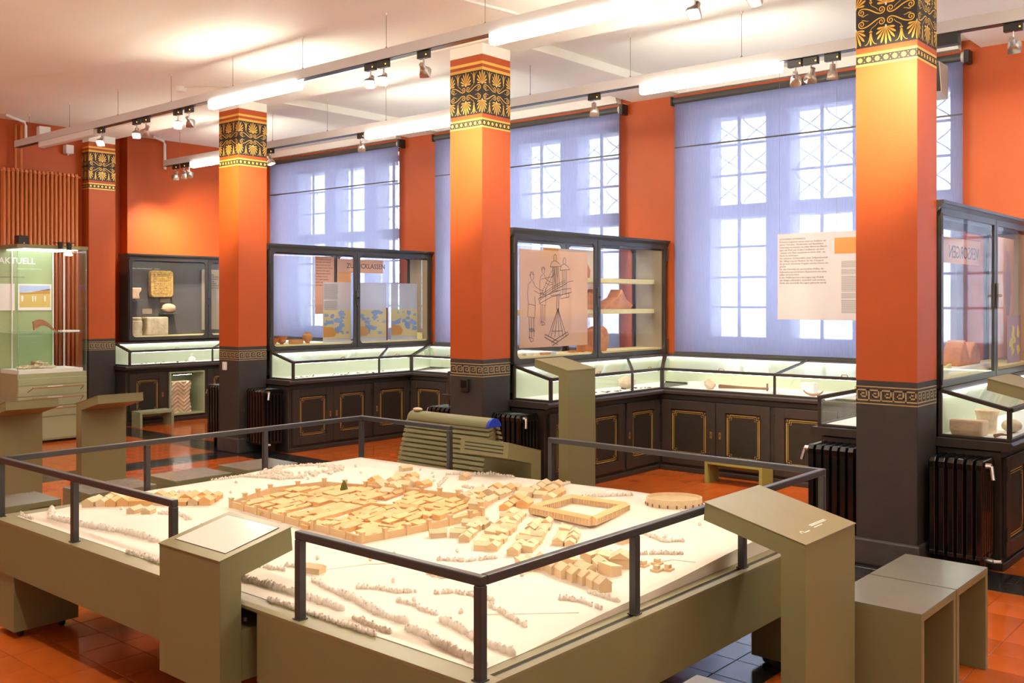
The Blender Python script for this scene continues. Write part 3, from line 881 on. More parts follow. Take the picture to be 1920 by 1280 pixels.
# ------------------------------------------------------------------ tall glazed cases
def tall_case(xf, dep, y0, y1, label, wall_back=False, z0=1.062, z1=2.225, ymid=None, square=False):
    xb = xf - dep
    ym = ymid or (y0 + y1) / 2
    t = thing('tall_case', ((xf + xb) / 2, (y0 + y1) / 2, z0), label, 'display case', 'tall glazed display cases')
    # cornice
    prof = [(0.0, z1 - 0.075), (0.012, z1 - 0.06), (0.016, z1 - 0.045), (0.034, z1 - 0.022), (0.040, z1 - 0.020), (0.040, z1), (0.0, z1)]
    b = MB()
    b.prism([(xf + a, z) for a, z in prof][:-1] + ([(xb - a, z) for a, z in reversed(prof[:-1])] if not wall_back else [(xb, z1), (xb, z1 - 0.075)]), 'y', y0 - 0.018, y1 + 0.02)
    b.build('cornice', 'case_frame', t)
    b = MB().box(xb, xf, y0, y1, z0, z0 + 0.022)
    b.build('base_board', 'case_frame', t)
    MB().box(xb + 0.02, xf - 0.03, y0 + 0.02, y1 - 0.02, z0 + 0.022, z0 + 0.060).build('display_floor', 'shelf_yellow', t)
    for yy in (y0, y1 - 0.03):
        b = MB().box(xb, xf, yy, yy + 0.03, z0 + 0.022, z1 - 0.075)
        b.build('end_panel', 'case_frame', t)
    MB().box(xb + 0.02, xf - 0.03, y1 - 0.034, y1 - 0.0295, z0 + 0.06, z1 - 0.08).build('end_lining', 'case_inside', t)
    zd0, zd1 = z0 + 0.004, z1 - 0.045
    def leaf(xa, xc, ya, yb, nm):
        b = MB(); frame_mesh(b, 'x', xa, xc, ya, yb, zd0, zd1, 0.042, 0.004 if square else 0.05)
        d = b.build(nm, 'case_frame', t, bevel=0.003)
        MB().box((xa + xc) / 2 - 0.002, (xa + xc) / 2 + 0.002, ya + 0.03, yb - 0.03, zd0 + 0.03, zd1 - 0.03).build('glass_pane', 'glass', d)
        return d
    d1 = leaf(xf - 0.004, xf + 0.018, y0 + 0.012, ym - 0.004, 'glazed_door'); d2 = leaf(xf - 0.004, xf + 0.018, ym + 0.004, y1 - 0.012, 'glazed_door')
    for yy in (y0 + 0.006, y1 - 0.006):
        for zz in (z0 + 0.02, z1 - 0.21): MB().tube([(xf + 0.02, yy, zz), (xf + 0.02, yy, zz + 0.13)], 0.008, 8).build('hinge', 'case_frame', d1 if yy < ym else d2)
    lt = MB().box(xf + 0.018, xf + 0.030, ym - 0.020, ym + 0.020, 1.55, 1.73).build('latch_plate', 'case_frame', t, bevel=0.004)
    MB().tube([(xf + 0.03, ym + 0.0, 1.64), (xf + 0.05, ym, 1.64)], 0.009, 10).build('latch_knob', 'black_plastic', lt, smooth='auto')
    if square:
        MB().tube([(xf + 0.045, ym - 0.045, 1.64), (xf + 0.045, ym + 0.045, 1.64)], 0.006, 8).build('latch_bar', 'brass', lt)
    if wall_back:
        MB().box(xb + 0.002, xb + 0.012, y0 + 0.03, y1 - 0.03, z0 + 0.022, z1 - 0.075).build('back_panel', 'case_back', t)
    else:
        leaf(xb - 0.018, xb + 0.004, y0 + 0.012, ym - 0.004, 'glazed_door'); leaf(xb - 0.018, xb + 0.004, ym + 0.004, y1 - 0.012, 'glazed_door')
    MB().box(xb + 0.03, xf - 0.03, y0 + 0.04, y1 - 0.04, z1 - 0.075, z1 - 0.066).build('top_board', 'case_inside', t)
    MB().box(xf - 0.062, xf - 0.042, y0 + 0.08, y1 - 0.08, z1 - 0.086, z1 - 0.0755).build('lamp_strip', 'case_lamp', t)
    MB().box(xf - 0.036, xf - 0.031, y0 + 0.035, y1 - 0.035, z1 - 0.104, z1 - 0.0755).build('lamp_valance', 'case_frame', t)
    return t
tall_case(CX[1], CW, 6.31, 8.755, 'tall glazed case with the catapult poster and fragment shelves', ymid=7.528)
tall_case(CX[2], CW, 6.31, 8.755, 'tall glazed case with small clay pots and map sheets', ymid=7.536)
tall_case(CX[0], CW, 6.31, 8.755, 'tall case with a large centre latch at the right picture edge', ymid=7.53, square=True)
tall_case(-12.15, 0.226, 6.43, 8.62, 'tall glazed case of stones on the end wall', wall_back=True, z0=1.085, z1=2.225, ymid=7.60)

# ------------------------------------------------------------------ black cast-iron radiators in the nooks beside the columns
def rad_section():
    b = MB(); n = 6
    for k in range(n):
        y = 0.022 + k * 0.042
        b.box(-0.018, 0.018, y - 0.015, y + 0.015, 0.06, 0.60)
    b.prism([(0.004, 0.575), (0.002, 0.61), (0.02, 0.635), (0.235, 0.635), (0.252, 0.61), (0.250, 0.575)], 'x', -0.020, 0.020)
    b.prism([(0.004, 0.06), (0.25, 0.06), (0.252, 0.09), (0.002, 0.09)], 'x', -0.020, 0.020)
    return b.mesh('section', 'black_iron')
RSEC = rad_section()
def black_radiator(x0, n, y0, label, valve):
    z0 = 0.08
    t = thing('radiator', (x0 + n * 0.026, y0 + 0.12, 0), label, 'radiator', 'black cast-iron radiators')
    o = wloc(t)
    for k in range(n):
        p = put('section', RSEC, t, bevel=0.006, loc=(x0 + 0.026 + k * 0.052 - o.x, y0 - o.y, z0 - 0.03))
    MB().tube([(x0, y0 + 0.12, z0 + 0.045), (x0 + n * 0.052, y0 + 0.12, z0 + 0.045)], 0.018, 10).build('lower_pipe', 'black_iron', t)
    MB().tube([(x0, y0 + 0.12, z0 + 0.575), (x0 + n * 0.052, y0 + 0.12, z0 + 0.575)], 0.018, 10).build('upper_pipe', 'black_iron', t)
    for xx in (x0 + 0.03, x0 + n * 0.052 - 0.03):
        MB().box(xx - 0.012, xx + 0.012, y0 + 0.08, y0 + 0.16, 0, z0 + 0.06).build('foot', 'black_iron', t)
    xe = x0 + n * 0.052 if valve > 0 else x0
    v = MB().tube([(xe, y0 + 0.05, z0 + 0.575), (xe + valve * 0.03, y0 + 0.05, z0 + 0.575)], 0.016, 10).build('valve', 'chrome', t, smooth='auto')
    MB().tube([(xe + valve * 0.03, y0 + 0.05, z0 + 0.575), (xe + valve * 0.045, y0 + 0.03, z0 + 0.50)], 0.011, 8).build('valve_stem', 'chrome', v)
    v = MB().tube([(xe, y0 + 0.04, z0 + 0.04), (xe + valve * 0.05, y0 + 0.02, z0 + 0.04)], 0.015, 10).build('drain_valve', 'chrome', t, smooth='auto')
    MB().tube([(xe + valve * 0.05, y0 + 0.02, z0 + 0.04), (xe + valve * 0.09, y0 + 0.02, z0 + 0.045)], 0.009, 8).build('valve_handle', 'plaster_white', v)
    return t
NM = {0: 'nearest column', 1: 'socket column', 2: 'switch column'}
for i, c in enumerate(CX):
    black_radiator(c + 0.035, 6, 6.0, 'black ribbed radiator on the right side of the ' + NM[i], 1)
    black_radiator(c - CW - 0.035 - 0.312, 6, 6.0, 'black ribbed radiator on the left side of the ' + NM[i], -1)
# ------------------------------------------------------------------ model table with railing
TX = (-5.05, -1.80); TY = (1.965, 4.32); TZ = 0.552
t = thing('model_table', (-3.43, 3.14, 0), 'large low olive table with dark railing carrying the town model', 'table')
NOTCH = (-3.36, -2.84)
b = MB().box(TX[0], NOTCH[0], TY[0], TY[0] + 0.03, 0.305, TZ - 0.012).box(NOTCH[1], TX[1], TY[0], TY[0] + 0.03, 0.305, TZ - 0.012)
b.box(NOTCH[0], NOTCH[1], TY[0] + 0.13, TY[0] + 0.16, 0.305, TZ - 0.012).box(NOTCH[0] - 0.03, NOTCH[0], TY[0] + 0.03, TY[0] + 0.16, 0.305, TZ - 0.012).box(NOTCH[1], NOTCH[1] + 0.03, TY[0] + 0.03, TY[0] + 0.16, 0.305, TZ - 0.012)
b.build('apron', 'green', t)
MB().box(TX[1] - 0.03, TX[1], TY[0] + 0.03, TY[1], 0.305, TZ - 0.012).build('apron', 'green', t)
MB().box(TX[0], TX[1], TY[1] - 0.03, TY[1], 0.305, TZ - 0.012).build('apron', 'green', t)
MB().box(TX[0], TX[0] + 0.03, TY[0] + 0.03, TY[1] - 0.03, 0.305, TZ - 0.012).build('apron', 'green', t)
RW = 0.085
for x0, x1, y0, y1 in ((TX[0], TX[1], TY[0], TY[0] + RW), (TX[0], TX[1], TY[1] - RW, TY[1]), (TX[0], TX[0] + RW, TY[0] + RW, TY[1] - RW), (TX[1] - 0.030, TX[1], TY[0] + RW, TY[1] - RW), (TX[1] - RW, TX[1] - 0.050, TY[0] + RW, TY[1] - RW)):
    MB().box(x0, x1, y0, y1, TZ - 0.012, TZ).build('rim', 'green_top', t, bevel=0.001)
MB().box(TX[1] - 0.050, TX[1] - 0.030, TY[0] + RW, TY[1] - RW, TZ - 0.012, TZ - 0.006).build('rim_groove', 'rail', t)
MB().box(TX[0] + 0.03, TX[1] - 0.03, TY[0] + 0.16, TY[1] - 0.03, 0.305, 0.325).build('underside', 'green', t)
MB().box(TX[0] + RW, TX[1] - RW, TY[0] + RW, TY[1] - RW, TZ - 0.020, TZ - 0.001).build('deck', 'green', t)
for x0, y0 in ((TX[0] + 0.01, TY[0] + 0.012), (TX[0] + 0.01, TY[1] - 0.33), (TX[1] - 0.24, TY[1] - 0.33)):
    lg = MB().box(x0, x0 + 0.23, y0, y0 + 0.31, 0.035, 0.31).build('leg', 'green', t, bevel=0.002)
    for dx, dy in ((0.05, 0.05), (0.18, 0.05), (0.05, 0.25), (0.18, 0.25)):
        MB().tube([(x0 + dx, y0 + dy - 0.01, 0.018), (x0 + dx, y0 + dy + 0.01, 0.018)], 0.018, 10).build('caster', 'black_plastic', lg)
MB().box(-2.42, -2.22, 2.9, 3.2, 0.0, 0.31).build('leg', 'cabinet_dark', t)
RZ = 0.829; R_ = 0.028
RX = (-5.010, -1.840); RY = (2.000, 4.2825)
def rail(p, q):
    MB().bar(p, q, R_, R_).build('rail', 'rail', t, bevel=0.004)
e = R_ / 2
rail((RX[0] - e, RY[0], RZ), (-3.434 + e, RY[0], RZ)); rail((-2.647 - e, RY[0], RZ), (RX[1] + e, RY[0], RZ))
rail((RX[1], RY[0] + e, RZ), (RX[1], RY[1] - e, RZ)); rail((RX[1] + e, RY[1], RZ), (-3.406 - e, RY[1], RZ))
rail((-4.194 + e, RY[1], RZ), (RX[0] - e, RY[1], RZ)); rail((RX[0], RY[0] + e, RZ), (RX[0], RY[1] - e, RZ))
posts = [(RX[0], RY[0]), (RX[1], RY[0]), (RX[0], RY[1]), (RX[1], RY[1]), (-4.243, RY[0]), (-3.434, RY[0]), (-2.647, RY[0]), (-3.406, RY[1]), (-4.194, RY[1]), (RX[0], 2.761), (RX[0], 3.524), (RX[1], 2.764), (RX[1], 3.524)]
for x, y in posts:
    p = MB().box(x - e, x + e, y - e, y + e, TZ, RZ - e).build('post', 'rail', t, bevel=0.003)
    MB().box(x - e - 0.004, x + e + 0.004, y - e - 0.004, y + e + 0.004, TZ, TZ + 0.004).build('foot_plate', 'rail', p)

# ------------------------------------------------------------------ lecterns of folded olive sheet
def lectern(name, label, d, o, width, zn, zt, L, z0=0.0, th=0.065, stem=0.09, tipth=None, cat='lectern', m='green', group='olive lecterns'):
    """d: arm direction; o: outer corner (x, y); profile drawn in (a, z)"""
    tt = tipth or th
    sl = math.atan2(zt - zn, L)
    prof = [(0, z0), (0, zn), (L, zt), (L + tt * math.sin(sl) * 0.4, zt - tt * math.cos(sl)), (stem, zn + stem * math.tan(sl) - th), (stem, z0)]
    T = {'-x': lambda a, u, z: (o[0] - a, o[1] + u, z), '+x': lambda a, u, z: (o[0] + a, o[1] + u, z), '+y': lambda a, u, z: (o[0] + u, o[1] + a, z), '-y': lambda a, u, z: (o[0] + u, o[1] - a, z)}[d]
    t = thing(name, T(stem / 2, width / 2, z0), label, cat, group)
    bb = MB().prism([(a, z) for a, z in prof], 'y', 0, width)       # x=a, y=u, z
    mapped(bb, T).build('body', m, t, bevel=0.0015)
    lip = MB()
    n = 0.004
    vs = [(-0.003, -0.003, zn), (L + 0.003, -0.003, zt), (L + 0.003, width + 0.003, zt), (-0.003, width + 0.003, zn)]
    lip.slab([(a, u, z + 0.0005) for a, u, z in vs], (0, 0, n))
    mapped(lip, T).build('top_plate', 'green_top' if m == 'green' else m, t, bevel=0.001)
    return t, T, sl
lt, T, sl = lectern('lectern', 'large olive lectern beside the two stools at the right end of the table', '-x', (-1.42, 3.17), 0.43, 0.772, 0.866, 0.385)
def onlid(zn, sl, a, u, h=0.0052): return (a, u, zn + a * math.tan(sl) + h)
b = MB()
hook = [(0.052 + 0.012 * math.sin(k * math.pi / 8), 0.100 + 0.010 * math.cos(k * math.pi / 8)) for k in range(0, 9)]
for q in ribbon([(0.052, 0.090 + 0.06)] + [(0.052, 0.11)] + hook, 0.004): b.slab([T(*onlid(0.772, sl, a, u)) for a, u in q], (0, 0, 0.0006))
for a0, u0, u1 in ((0.075, 0.20, 0.33), (0.068, 0.20, 0.33), (0.056, 0.20, 0.27)):
    b.slab([T(*onlid(0.772, sl, a, u)) for a, u in ((a0, u0), (a0 + 0.0035, u0), (a0 + 0.0035, u1), (a0, u1))], (0, 0, 0.0006))
b.build('printed_mark', 'white_card', lt)

lectern('lectern', 'tall olive lectern standing in front of the catapult poster case', '-x', (-4.56, 5.94), 0.355, 1.07, 1.146, 0.325)
lectern('lectern', 'olive lectern cut by the right picture edge before the rightmost vitrine', '-x', (-1.22, 5.85), 0.45, 1.09, 1.17, 0.34)
lectern('lectern', 'olive lectern with sharply tilted top left of the far stone case', '+x', (-7.73, 3.655), 0.372, 0.785, 0.870, 0.36)
lectern('lectern', 'olive lectern cut by the left picture edge before the green showcase', '+x', (-7.80, 3.00), 0.383, 0.785, 0.870, 0.36)

lt, T, sl = lectern('lectern', 'olive lectern with a pale picture panel clipped to the table front', '+y', (-3.298, 1.865), 0.389, 0.72, 0.787, 0.292, z0=0.262, th=0.085, stem=0.085)
fr = [(0.045, 0.035), (0.045, 0.354), (0.262, 0.354), (0.262, 0.035)]
MB().slab([T(*onlid(0.72, sl, a, u)) for a, u in [(0.042, 0.032), (0.042, 0.357), (0.265, 0.357), (0.265, 0.032)]], (0, 0, 0.0006)).build('panel_edge', 'ink', lt)
MB().slab([T(*onlid(0.72, sl, a, u, 0.006)) for a, u in fr], (0, 0, 0.0006)).build('picture_panel', 'screen_print', lt)
bk = MB().box(-3.27, -2.915, 1.95, TY[0] + 0.13, 0.292, 0.468).build('bracket', 'green', lt, bevel=0.002)
MB().tube([(-2.99, 2.02, 0.468), (-2.99, 2.02, 0.480)], 0.006, 8).build('screw', 'white_metal', bk)

lt, T, sl = lectern('lectern', 'olive lectern with three dark slots on the far side of the table', '-y', (-4.0, 4.47), 0.37, 0.722, 0.800, 0.29, z0=0.262, th=0.085, stem=0.09, tipth=0.088)
for k in range(3):
    z = 0.779 - k * 0.020
    yf = 4.47 - (0.29 + 0.4 * 0.088 * math.sin(sl) * (0.800 - z) / (0.088 * math.cos(sl)))
    MB().box(-3.965, -3.665, yf - 0.0008, yf + 0.004, z - 0.0035, z + 0.0035).build('slot', 'ink', lt)
MB().box(-3.97, -3.66, 4.32, 4.385, 0.29, 0.47).build('bracket', 'green', lt, bevel=0.002)

# ------------------------------------------------------------------ stools
def stool(x0, x1, y0, y1, label, h=0.44, m='green', th=0.032, name='stool', cat='stool', group='olive box stools', along='y', bar=False, top='seat_sheen'):
    t = thing(name, ((x0 + x1) / 2, (y0 + y1) / 2, 0), label, cat, group)
    MB().box(x0, x1, y0, y1, h - th, h - 0.003).build('seat', m, t, bevel=0.0015)
    MB().box(x0, x1, y0, y1, h - 0.003, h).build('seat_top', top, t, bevel=0.001)
    if along == 'y':
        MB().box(x0, x1, y0, y0 + th, 0, h - th).build('leg_panel', m, t, bevel=0.0015); MB().box(x0, x1, y1 - th, y1, 0, h - th).build('leg_panel', m, t, bevel=0.0015)
        if bar: MB().box(x0 + 0.02, x0 + 0.04, y0 + th, y1 - th, h - th - 0.05, h - th - 0.005).build('crossbar', m, t)
    else:
        MB().box(x0, x0 + th, y0, y1, 0, h - th).build('leg_panel', m, t, bevel=0.0015); MB().box(x1 - th, x1, y0, y1, 0, h - th).build('leg_panel', m, t, bevel=0.0015)
        if bar: MB().box(x0 + th, x1 - th, y1 - 0.04, y1 - 0.02, h - th - 0.05, h - th - 0.005).build('crossbar', m, t)
    return t
stool(-1.581, -1.228, 3.748, 4.160, 'nearer of the two pushed-together olive stools right of the large lectern')
stool(-1.581, -1.228, 4.170, 4.604, 'rear one of the two pushed-together olive stools, by the black radiator')
stool(-1.560, -1.212, 2.255, 2.690, 'stool at the bottom picture edge, only a pale corner of its seat showing')
for i, (a, c) in enumerate(((2.22, 2.645), (2.815, 3.250), (3.380, 3.800), (3.920, 4.345))):
    stool(-6.13, -5.778, a, c, 'olive stool behind the table, ' + ['cut by the left picture edge', 'second from the left', 'third from the left', 'rightmost, nearest the switch column'][i])
stool(-4.37, -3.82, 7.665, 7.87, 'small yellow-green step bench before the window cabinet', h=0.2, m='green_bright', th=0.03, name='step_bench', cat='bench', group='low step benches', along='x', bar=True, top='green_bright')
stool(-11.87, -11.66, 6.33, 6.80, 'small green step bench before the far stone niche', h=0.2, m='sage', th=0.035, name='step_bench', cat='bench', group='low step benches', bar=True, top='sage')

# ------------------------------------------------------------------ rack of folded slatted stools
t = thing('slatted_rack', (-5.05, 5.17, 0), 'tent-shaped olive rack of horizontal slats behind the table', 'rack')
x0, x1, yc = -5.46, -4.62, 5.17
def half(z): return 0.045 + (0.74 - z) * 0.30
z = 0.05
k = 0
while z < 0.70:
    h = half(z)
    for s in (-1, 1):
        lean = 0.012 * s
        MB().slab([(x0 - 0.012 * math.sin(z * 3), yc + s * h, z), (x1 + 0.03 - z * 0.04, yc + s * h, z), (x1 + 0.03 - z * 0.04, yc + s * (h - 0.006), z + 0.020), (x0 - 0.012 * math.sin(z * 3), yc + s * (h - 0.006), z + 0.020)], (0, -s * 0.045, 0.012)).build('slat', 'green', t)
    z += 0.0335
b = MB()
n = 14
prof = []
for i in range(n + 1):
    a = math.pi * i / n; prof.append((yc - 0.066 * math.cos(a), 0.712 + 0.062 * math.sin(a)))
inner = [(yc + (y - yc) * 0.9, 0.706 + (zz - 0.712) * 0.88) for y, zz in reversed(prof)]
b.prism(prof + inner, 'x', x0 + 0.02, x1 - 0.02)
cap = b.build('top_cap', 'green', t)
MB().prism([(yc + (y - yc) * 1.01, zz) for y, zz in prof], 'x', x1 - 0.02, x1 + 0.004).build('end_cap', 'blue_plastic', t)
MB().prism([(yc + (y - yc) * 1.01, zz) for y, zz in prof], 'x', x0 + 0.012, x0 + 0.02).build('end_cap', 'green', t)
for xx in (x0 + 0.07, x1 - 0.05):
    MB().box(xx, xx + 0.03, yc - 0.035, yc + 0.035, 0.0, 0.72).build('post', 'green', t)
    MB().box(xx, xx + 0.03, yc - 0.24, yc + 0.24, 0.0, 0.03).build('foot', 'green', t)
MB().box(x0 + 0.14, x1 - 0.10, yc - 0.02, yc + 0.02, 0.06, 0.66).build('core_panel', 'black_box', t)
o = MB().ellipsoid((x0 + 0.07, yc - 0.01, 0.785), (0.045, 0.03, 0.014), 14, 8).build('stone_pebble', 'sandstone', smooth=True)
tag(o, 'small pale pebble lying on top of the slatted rack', 'pebble')

# ------------------------------------------------------------------ green showcase on the left
t = thing('showcase', (-11.56, 5.05, 0), 'glass showcase with AKTUELL lettering on a pale green drawer base', 'display case')
X0, X1, Y0, Y1 = -11.92, -11.23, 4.655, 5.435
MB().box(X0 + 0.04, X1 - 0.04, Y0 + 0.04, Y1 - 0.04, 0.0, 0.03).build('plinth', 'black_plastic', t)
MB().box(X0, X1, Y0, Y1, 0.03, 0.79).build('base', 'sage', t, bevel=0.003)
for i, (a, c) in enumerate(((0.30, 0.415), (0.42, 0.535), (0.54, 0.655), (0.66, 0.735))):
    d = MB().box(X1 - 0.004, X1 + 0.012, Y0 + 0.004, Y1 - 0.004, a, c).build('drawer', 'sage', t, bevel=0.002)
    if i < 3:
        zb_ = c - 0.02
        MB().tube([(X1 + 0.012, 4.76, zb_ - 0.05), (X1 + 0.10, 4.78, zb_)], 0.005, 6).build('handle_arm', 'ink_grey', d)
        MB().tube([(X1 + 0.012, 5.36, zb_ - 0.05), (X1 + 0.10, 5.35, zb_)], 0.005, 6).build('handle_arm', 'ink_grey', d)
        MB().bar((X1 + 0.10, 4.775, zb_), (X1 + 0.10, 5.355, zb_), 0.016, 0.012).build('handle_bar', 'bronze_find', d)
        MB().box(X1 + 0.012, X1 + 0.013, 4.98, 5.15, c - 0.028, c - 0.012).build('drawer_label', 'white_card', d)
MB().box(X1 - 0.004, X1 + 0.010, Y0 + 0.004, Y1 - 0.004, 0.05, 0.29).build('front_board', 'sage', t, bevel=0.002)
MB().box(X0 - 0.01, X1 + 0.015, Y0 - 0.01, Y1 + 0.01, 2.195, 2.235).build('roof', 'green', t, bevel=0.002)
for nm, (a, c, d_, f) in dict(front=(X1 - 0.006, X1, Y0, Y1), side=(X0, X1 - 0.006, Y0, Y0 + 0.006), side2=(X0, X1 - 0.006, Y1 - 0.006, Y1)).items():
    MB().box(a, c, d_, f, 0.79, 2.195).build('glass_pane', 'glass', t)
for xx, yy in ((X1, Y0), (X1, Y1), (X0, Y1)):
    MB().box(xx - 0.008, xx + 0.001, yy - (0.008 if yy > 5 else -0.001) , yy + (0.001 if yy > 5 else 0.008), 0.79, 2.195).build('glass_edge', 'glass_edge', t)
bp = MB().box(-11.80, -11.76, Y0 + 0.01, 5.29, 0.79, 2.195).build('back_panel', 'sage_panel', t)
for yy in (5.27, 5.40, 4.80): MB().box(-11.75, -11.735, yy, yy + 0.012, 0.80, 2.19).build('lamp_rod', 'white_metal', t)
MB().box(X0 + 0.1, X1 - 0.05, Y0 + 0.1, Y1 - 0.08, 2.186, 2.194).build('roof_lamp', 'roof_lamp', t)
text('lettering', 'AKTUELL', 0.100, 'white_card', bp, (-11.7585, 4.665, 2.035), (0, 1, 0), (0, 0, 1), space=1.0, bold=0.0015)
text('caption', 'neu entdeckt im Boden der Stadt', 0.022, 'ink_grey', bp, (-11.7585, 4.66, 1.875), (0, 1, 0), (0, 0, 1))
# landscape photograph
ph = MB().box(-11.7585, -11.752, 4.875, 5.262, 1.495, 1.802).build('photo_card', 'white_card', bp)
b = MB()
b.poly([(-11.7515, 4.893, 1.70), (-11.7515, 5.245, 1.735), (-11.7515, 5.245, 1.785), (-11.7515, 4.893, 1.785)], 0)
b.poly([(-11.7515, 4.893, 1.70), (-11.7515, 5.02, 1.705), (-11.7515, 5.15, 1.73), (-11.7515, 5.245, 1.745), (-11.7515, 5.245, 1.675), (-11.7515, 4.893, 1.67)], 1)
b.poly([(-11.7512, 4.893, 1.68), (-11.7512, 5.245, 1.69), (-11.7512, 5.245, 1.53), (-11.7512, 4.893, 1.53)], 2)
for yy, s in ((4.925, 1.2), (5.045, .8), (5.075, .8), (5.185, 1.0)):
    b.poly([(-11.7509, yy - 0.008 * s, 1.60), (-11.7509, yy + 0.008 * s, 1.60), (-11.7509, yy + 0.011 * s, 1.655), (-11.7509, yy, 1.668), (-11.7509, yy - 0.011 * s, 1.655)], 3)
b.build('photo_print', ['sky_print', 'hill_print', 'field_print', 'white_card'], ph)
MB().box(-11.7585, -11.752, 4.56 + 0.11, 4.84, 1.495, 1.802).build('text_card', 'white_card', bp)
MB().box(-11.74, X1 - 0.02, Y0 + 0.02, Y1 - 0.02, 1.238, 1.246).build('glass_shelf', 'glass_edge', t)
MB().box(-11.74, X1 - 0.03, Y0 + 0.03, Y1 - 0.03, 0.79, 0.83).build('white_plinth', 'vit_floor', t)
# rusty curved blade on the shelf
b = MB(); n = 14
up, lo = [], []
for i in range(n + 1):
    f = i / n; yy = 4.90 + 0.30 * f
    top = 1.250 + 0.145 * math.sin(math.pi * min(1, (f * 0.80 + 0.30))) ** 1.0
    th = 0.085 * (1 - f) + 0.012
    up.append((yy, max(1.252, top))); lo.append((yy + 0.012, max(1.249, top - th)))
b.prism(up + lo[::-1], 'x', -11.43, -11.40)
tag(b.build('iron_sickle', 'rust'), 'rusty curved iron blade lying on the showcase glass shelf', 'artefact')
o = MB().slab([(-11.45, 5.20, 1.247), (-11.33, 5.20, 1.247), (-11.33, 5.40, 1.247), (-11.45, 5.40, 1.247)], (0, 0, 0.018)).build('label_card', 'white_card')
tag(o, 'white label card at the end of the showcase glass shelf', 'label')
for i in range(46):
    a = random.uniform(0, 6.28); r = random.random() ** 0.6
    yy = 4.97 + 0.19 * r * math.cos(a); xx = -11.48 + 0.13 * r * math.sin(a); zz = 0.842 + 0.085 * (1 - r) * random.random()
    l = random.uniform(0.03, 0.065); th = random.uniform(0, 6.28)
    b = MB()
    ring = []
    if i % 3 == 0:
        b.tube([(0.03 * math.cos(q), 0.03 * math.sin(q), 0.006 * math.sin(q)) for q in [0.3 * w for w in range(16)]], 0.008, 5)
    else:
        b.tube([(-l, 0, 0), (-l * .4, 0.006, 0.004), (l * .4, 0.004, 0.006), (l, 0, 0)], [0.012, 0.008, 0.008, 0.013], 6)
    c_, s_ = math.cos(th), math.sin(th)
    b.v = [(xx + x * c_ - y * s_, yy + x * s_ + y * c_, zz + z_) for x, y, z_ in b.v]
    tag(b.build('bone', 'bone', smooth=True), 'small pale bone in the heap on the showcase floor', 'bone', 'bones heaped in the showcase')
o = MB().box(-11.70, -11.62, 5.0, 5.09, 0.832, 0.91).build('clay_sherd', 'rust', bevel=0.01)
tag(o, 'dark brown sherd leaning behind the heap of bones', 'artefact')
# lamps and loudspeaker on its roof
o = thing('loudspeaker', (-11.35, 4.72, 2.235), 'small black loudspeaker standing on the showcase roof', 'speaker')
MB().box(-11.40, -11.29, 4.69, 4.80, 2.235, 2.335).build('housing', 'black_plastic', o, bevel=0.004)
MB().box(-11.2895, -11.2885, 4.745, 4.76, 2.243, 2.258).build('badge', 'skin_print', o)
o = thing('clip_lamp', (-11.20, 5.20, 2.235), 'black clip lamp with bare bulb on the showcase roof', 'lamp')
MB().tube([(-11.20, 5.03, 2.262), (-11.20, 5.28, 2.268)], 0.006, 6).build('bar', 'black_plastic', o)
for yy in (5.115, 5.215):
    MB().box(-11.225, -11.175, yy - 0.02, yy + 0.02, 2.185 if yy > 5.2 else 2.20, 2.275).build('holder', 'black_plastic', o, bevel=0.004)
MB().lathe([(0.012, 0), (0.018, -0.012), (0.034, -0.05), (0.038, -0.062), (0.002, -0.066)], (-11.20, 5.215, 2.187), 14).build('bulb', 'led_lamp', o, smooth=True)
MB().lathe([(0.030, 0), (0.034, -0.014), (0.002, -0.020)], (-11.42, 5.0, 2.187), 14).build('downlight', 'led_lamp', o, smooth=True)

# ------------------------------------------------------------------ tall orange radiator and its pipes
t = thing('wall_radiator', (-12.28, 5.35, 0.6), 'tall orange column radiator high on the end wall', 'radiator')
n = 18
sec = MB()
for dx in (-0.028, 0.028):
    sec.tube([(dx, 0, 0.0), (dx, 0, 2.56)], 0.0175, 10)
sec.tube([(-0.036, 0, 2.56), (-0.02, 0, 2.588), (0.02, 0, 2.588), (0.036, 0, 2.56)], 0.0205, 8); sec.tube([(-0.036, 0, 0.0), (0.036, 0, 0.0)], 0.0205, 8)
SM = sec.mesh('section', 'radiator_orange')
for k in range(n):
    put('section', SM, t, smooth=True, loc=(0, 4.925 + k * 0.0515 - 5.35, 0))
MB().tube([(-12.28, 4.90, 3.165), (-12.28, 5.86, 3.165)], 0.013, 8).build('upper_header', 'radiator_orange', t, smooth=True)
MB().tube([(-12.28, 4.90, 0.62), (-12.28, 5.86, 0.62)], 0.013, 8).build('lower_header', 'radiator_orange', t, smooth=True)
for yy in (5.09, 5.155):
    MB().tube([(-12.30, yy, 3.16), (-12.33, yy, 3.22), (-12.33, yy, 3.74)], 0.016, 8).build('supply_pipe', 'radiator_orange', t, smooth=True)
o = MB().tube([(-12.33, 5.21, 3.50), (-12.33, 5.21, 3.74), (-12.30, 5.18, 3.778), (-12.0, 4.85, 3.782)], 0.017, 8).build('ceiling_pipe', 'plaster_white', smooth=True)
tag(o, 'white pipe bending from the end wall onto the ceiling above the orange radiator', 'pipe')
o = MB().tube([(-12.34, 7.06, 3.40), (-12.34, 7.06, 3.74), (-12.31, 7.02, 3.778), (-12.1, 6.75, 3.782)], 0.018, 8).build('ceiling_pipe', 'plaster_white', smooth=True)
tag(o, 'white pipe bending onto the ceiling above the far stone case', 'pipe')
o = MB().box(-12.39, -12.30, 5.36, 5.50, 3.62, 3.76).build('junction_box', 'plaster_white', bevel=0.006)
tag(o, 'white junction box on the end wall under the ceiling', 'box')
o = thing('alarm_box', (-12.34, 5.72, 3.50), 'small white alarm box with green lamp beside the far pilaster', 'box')
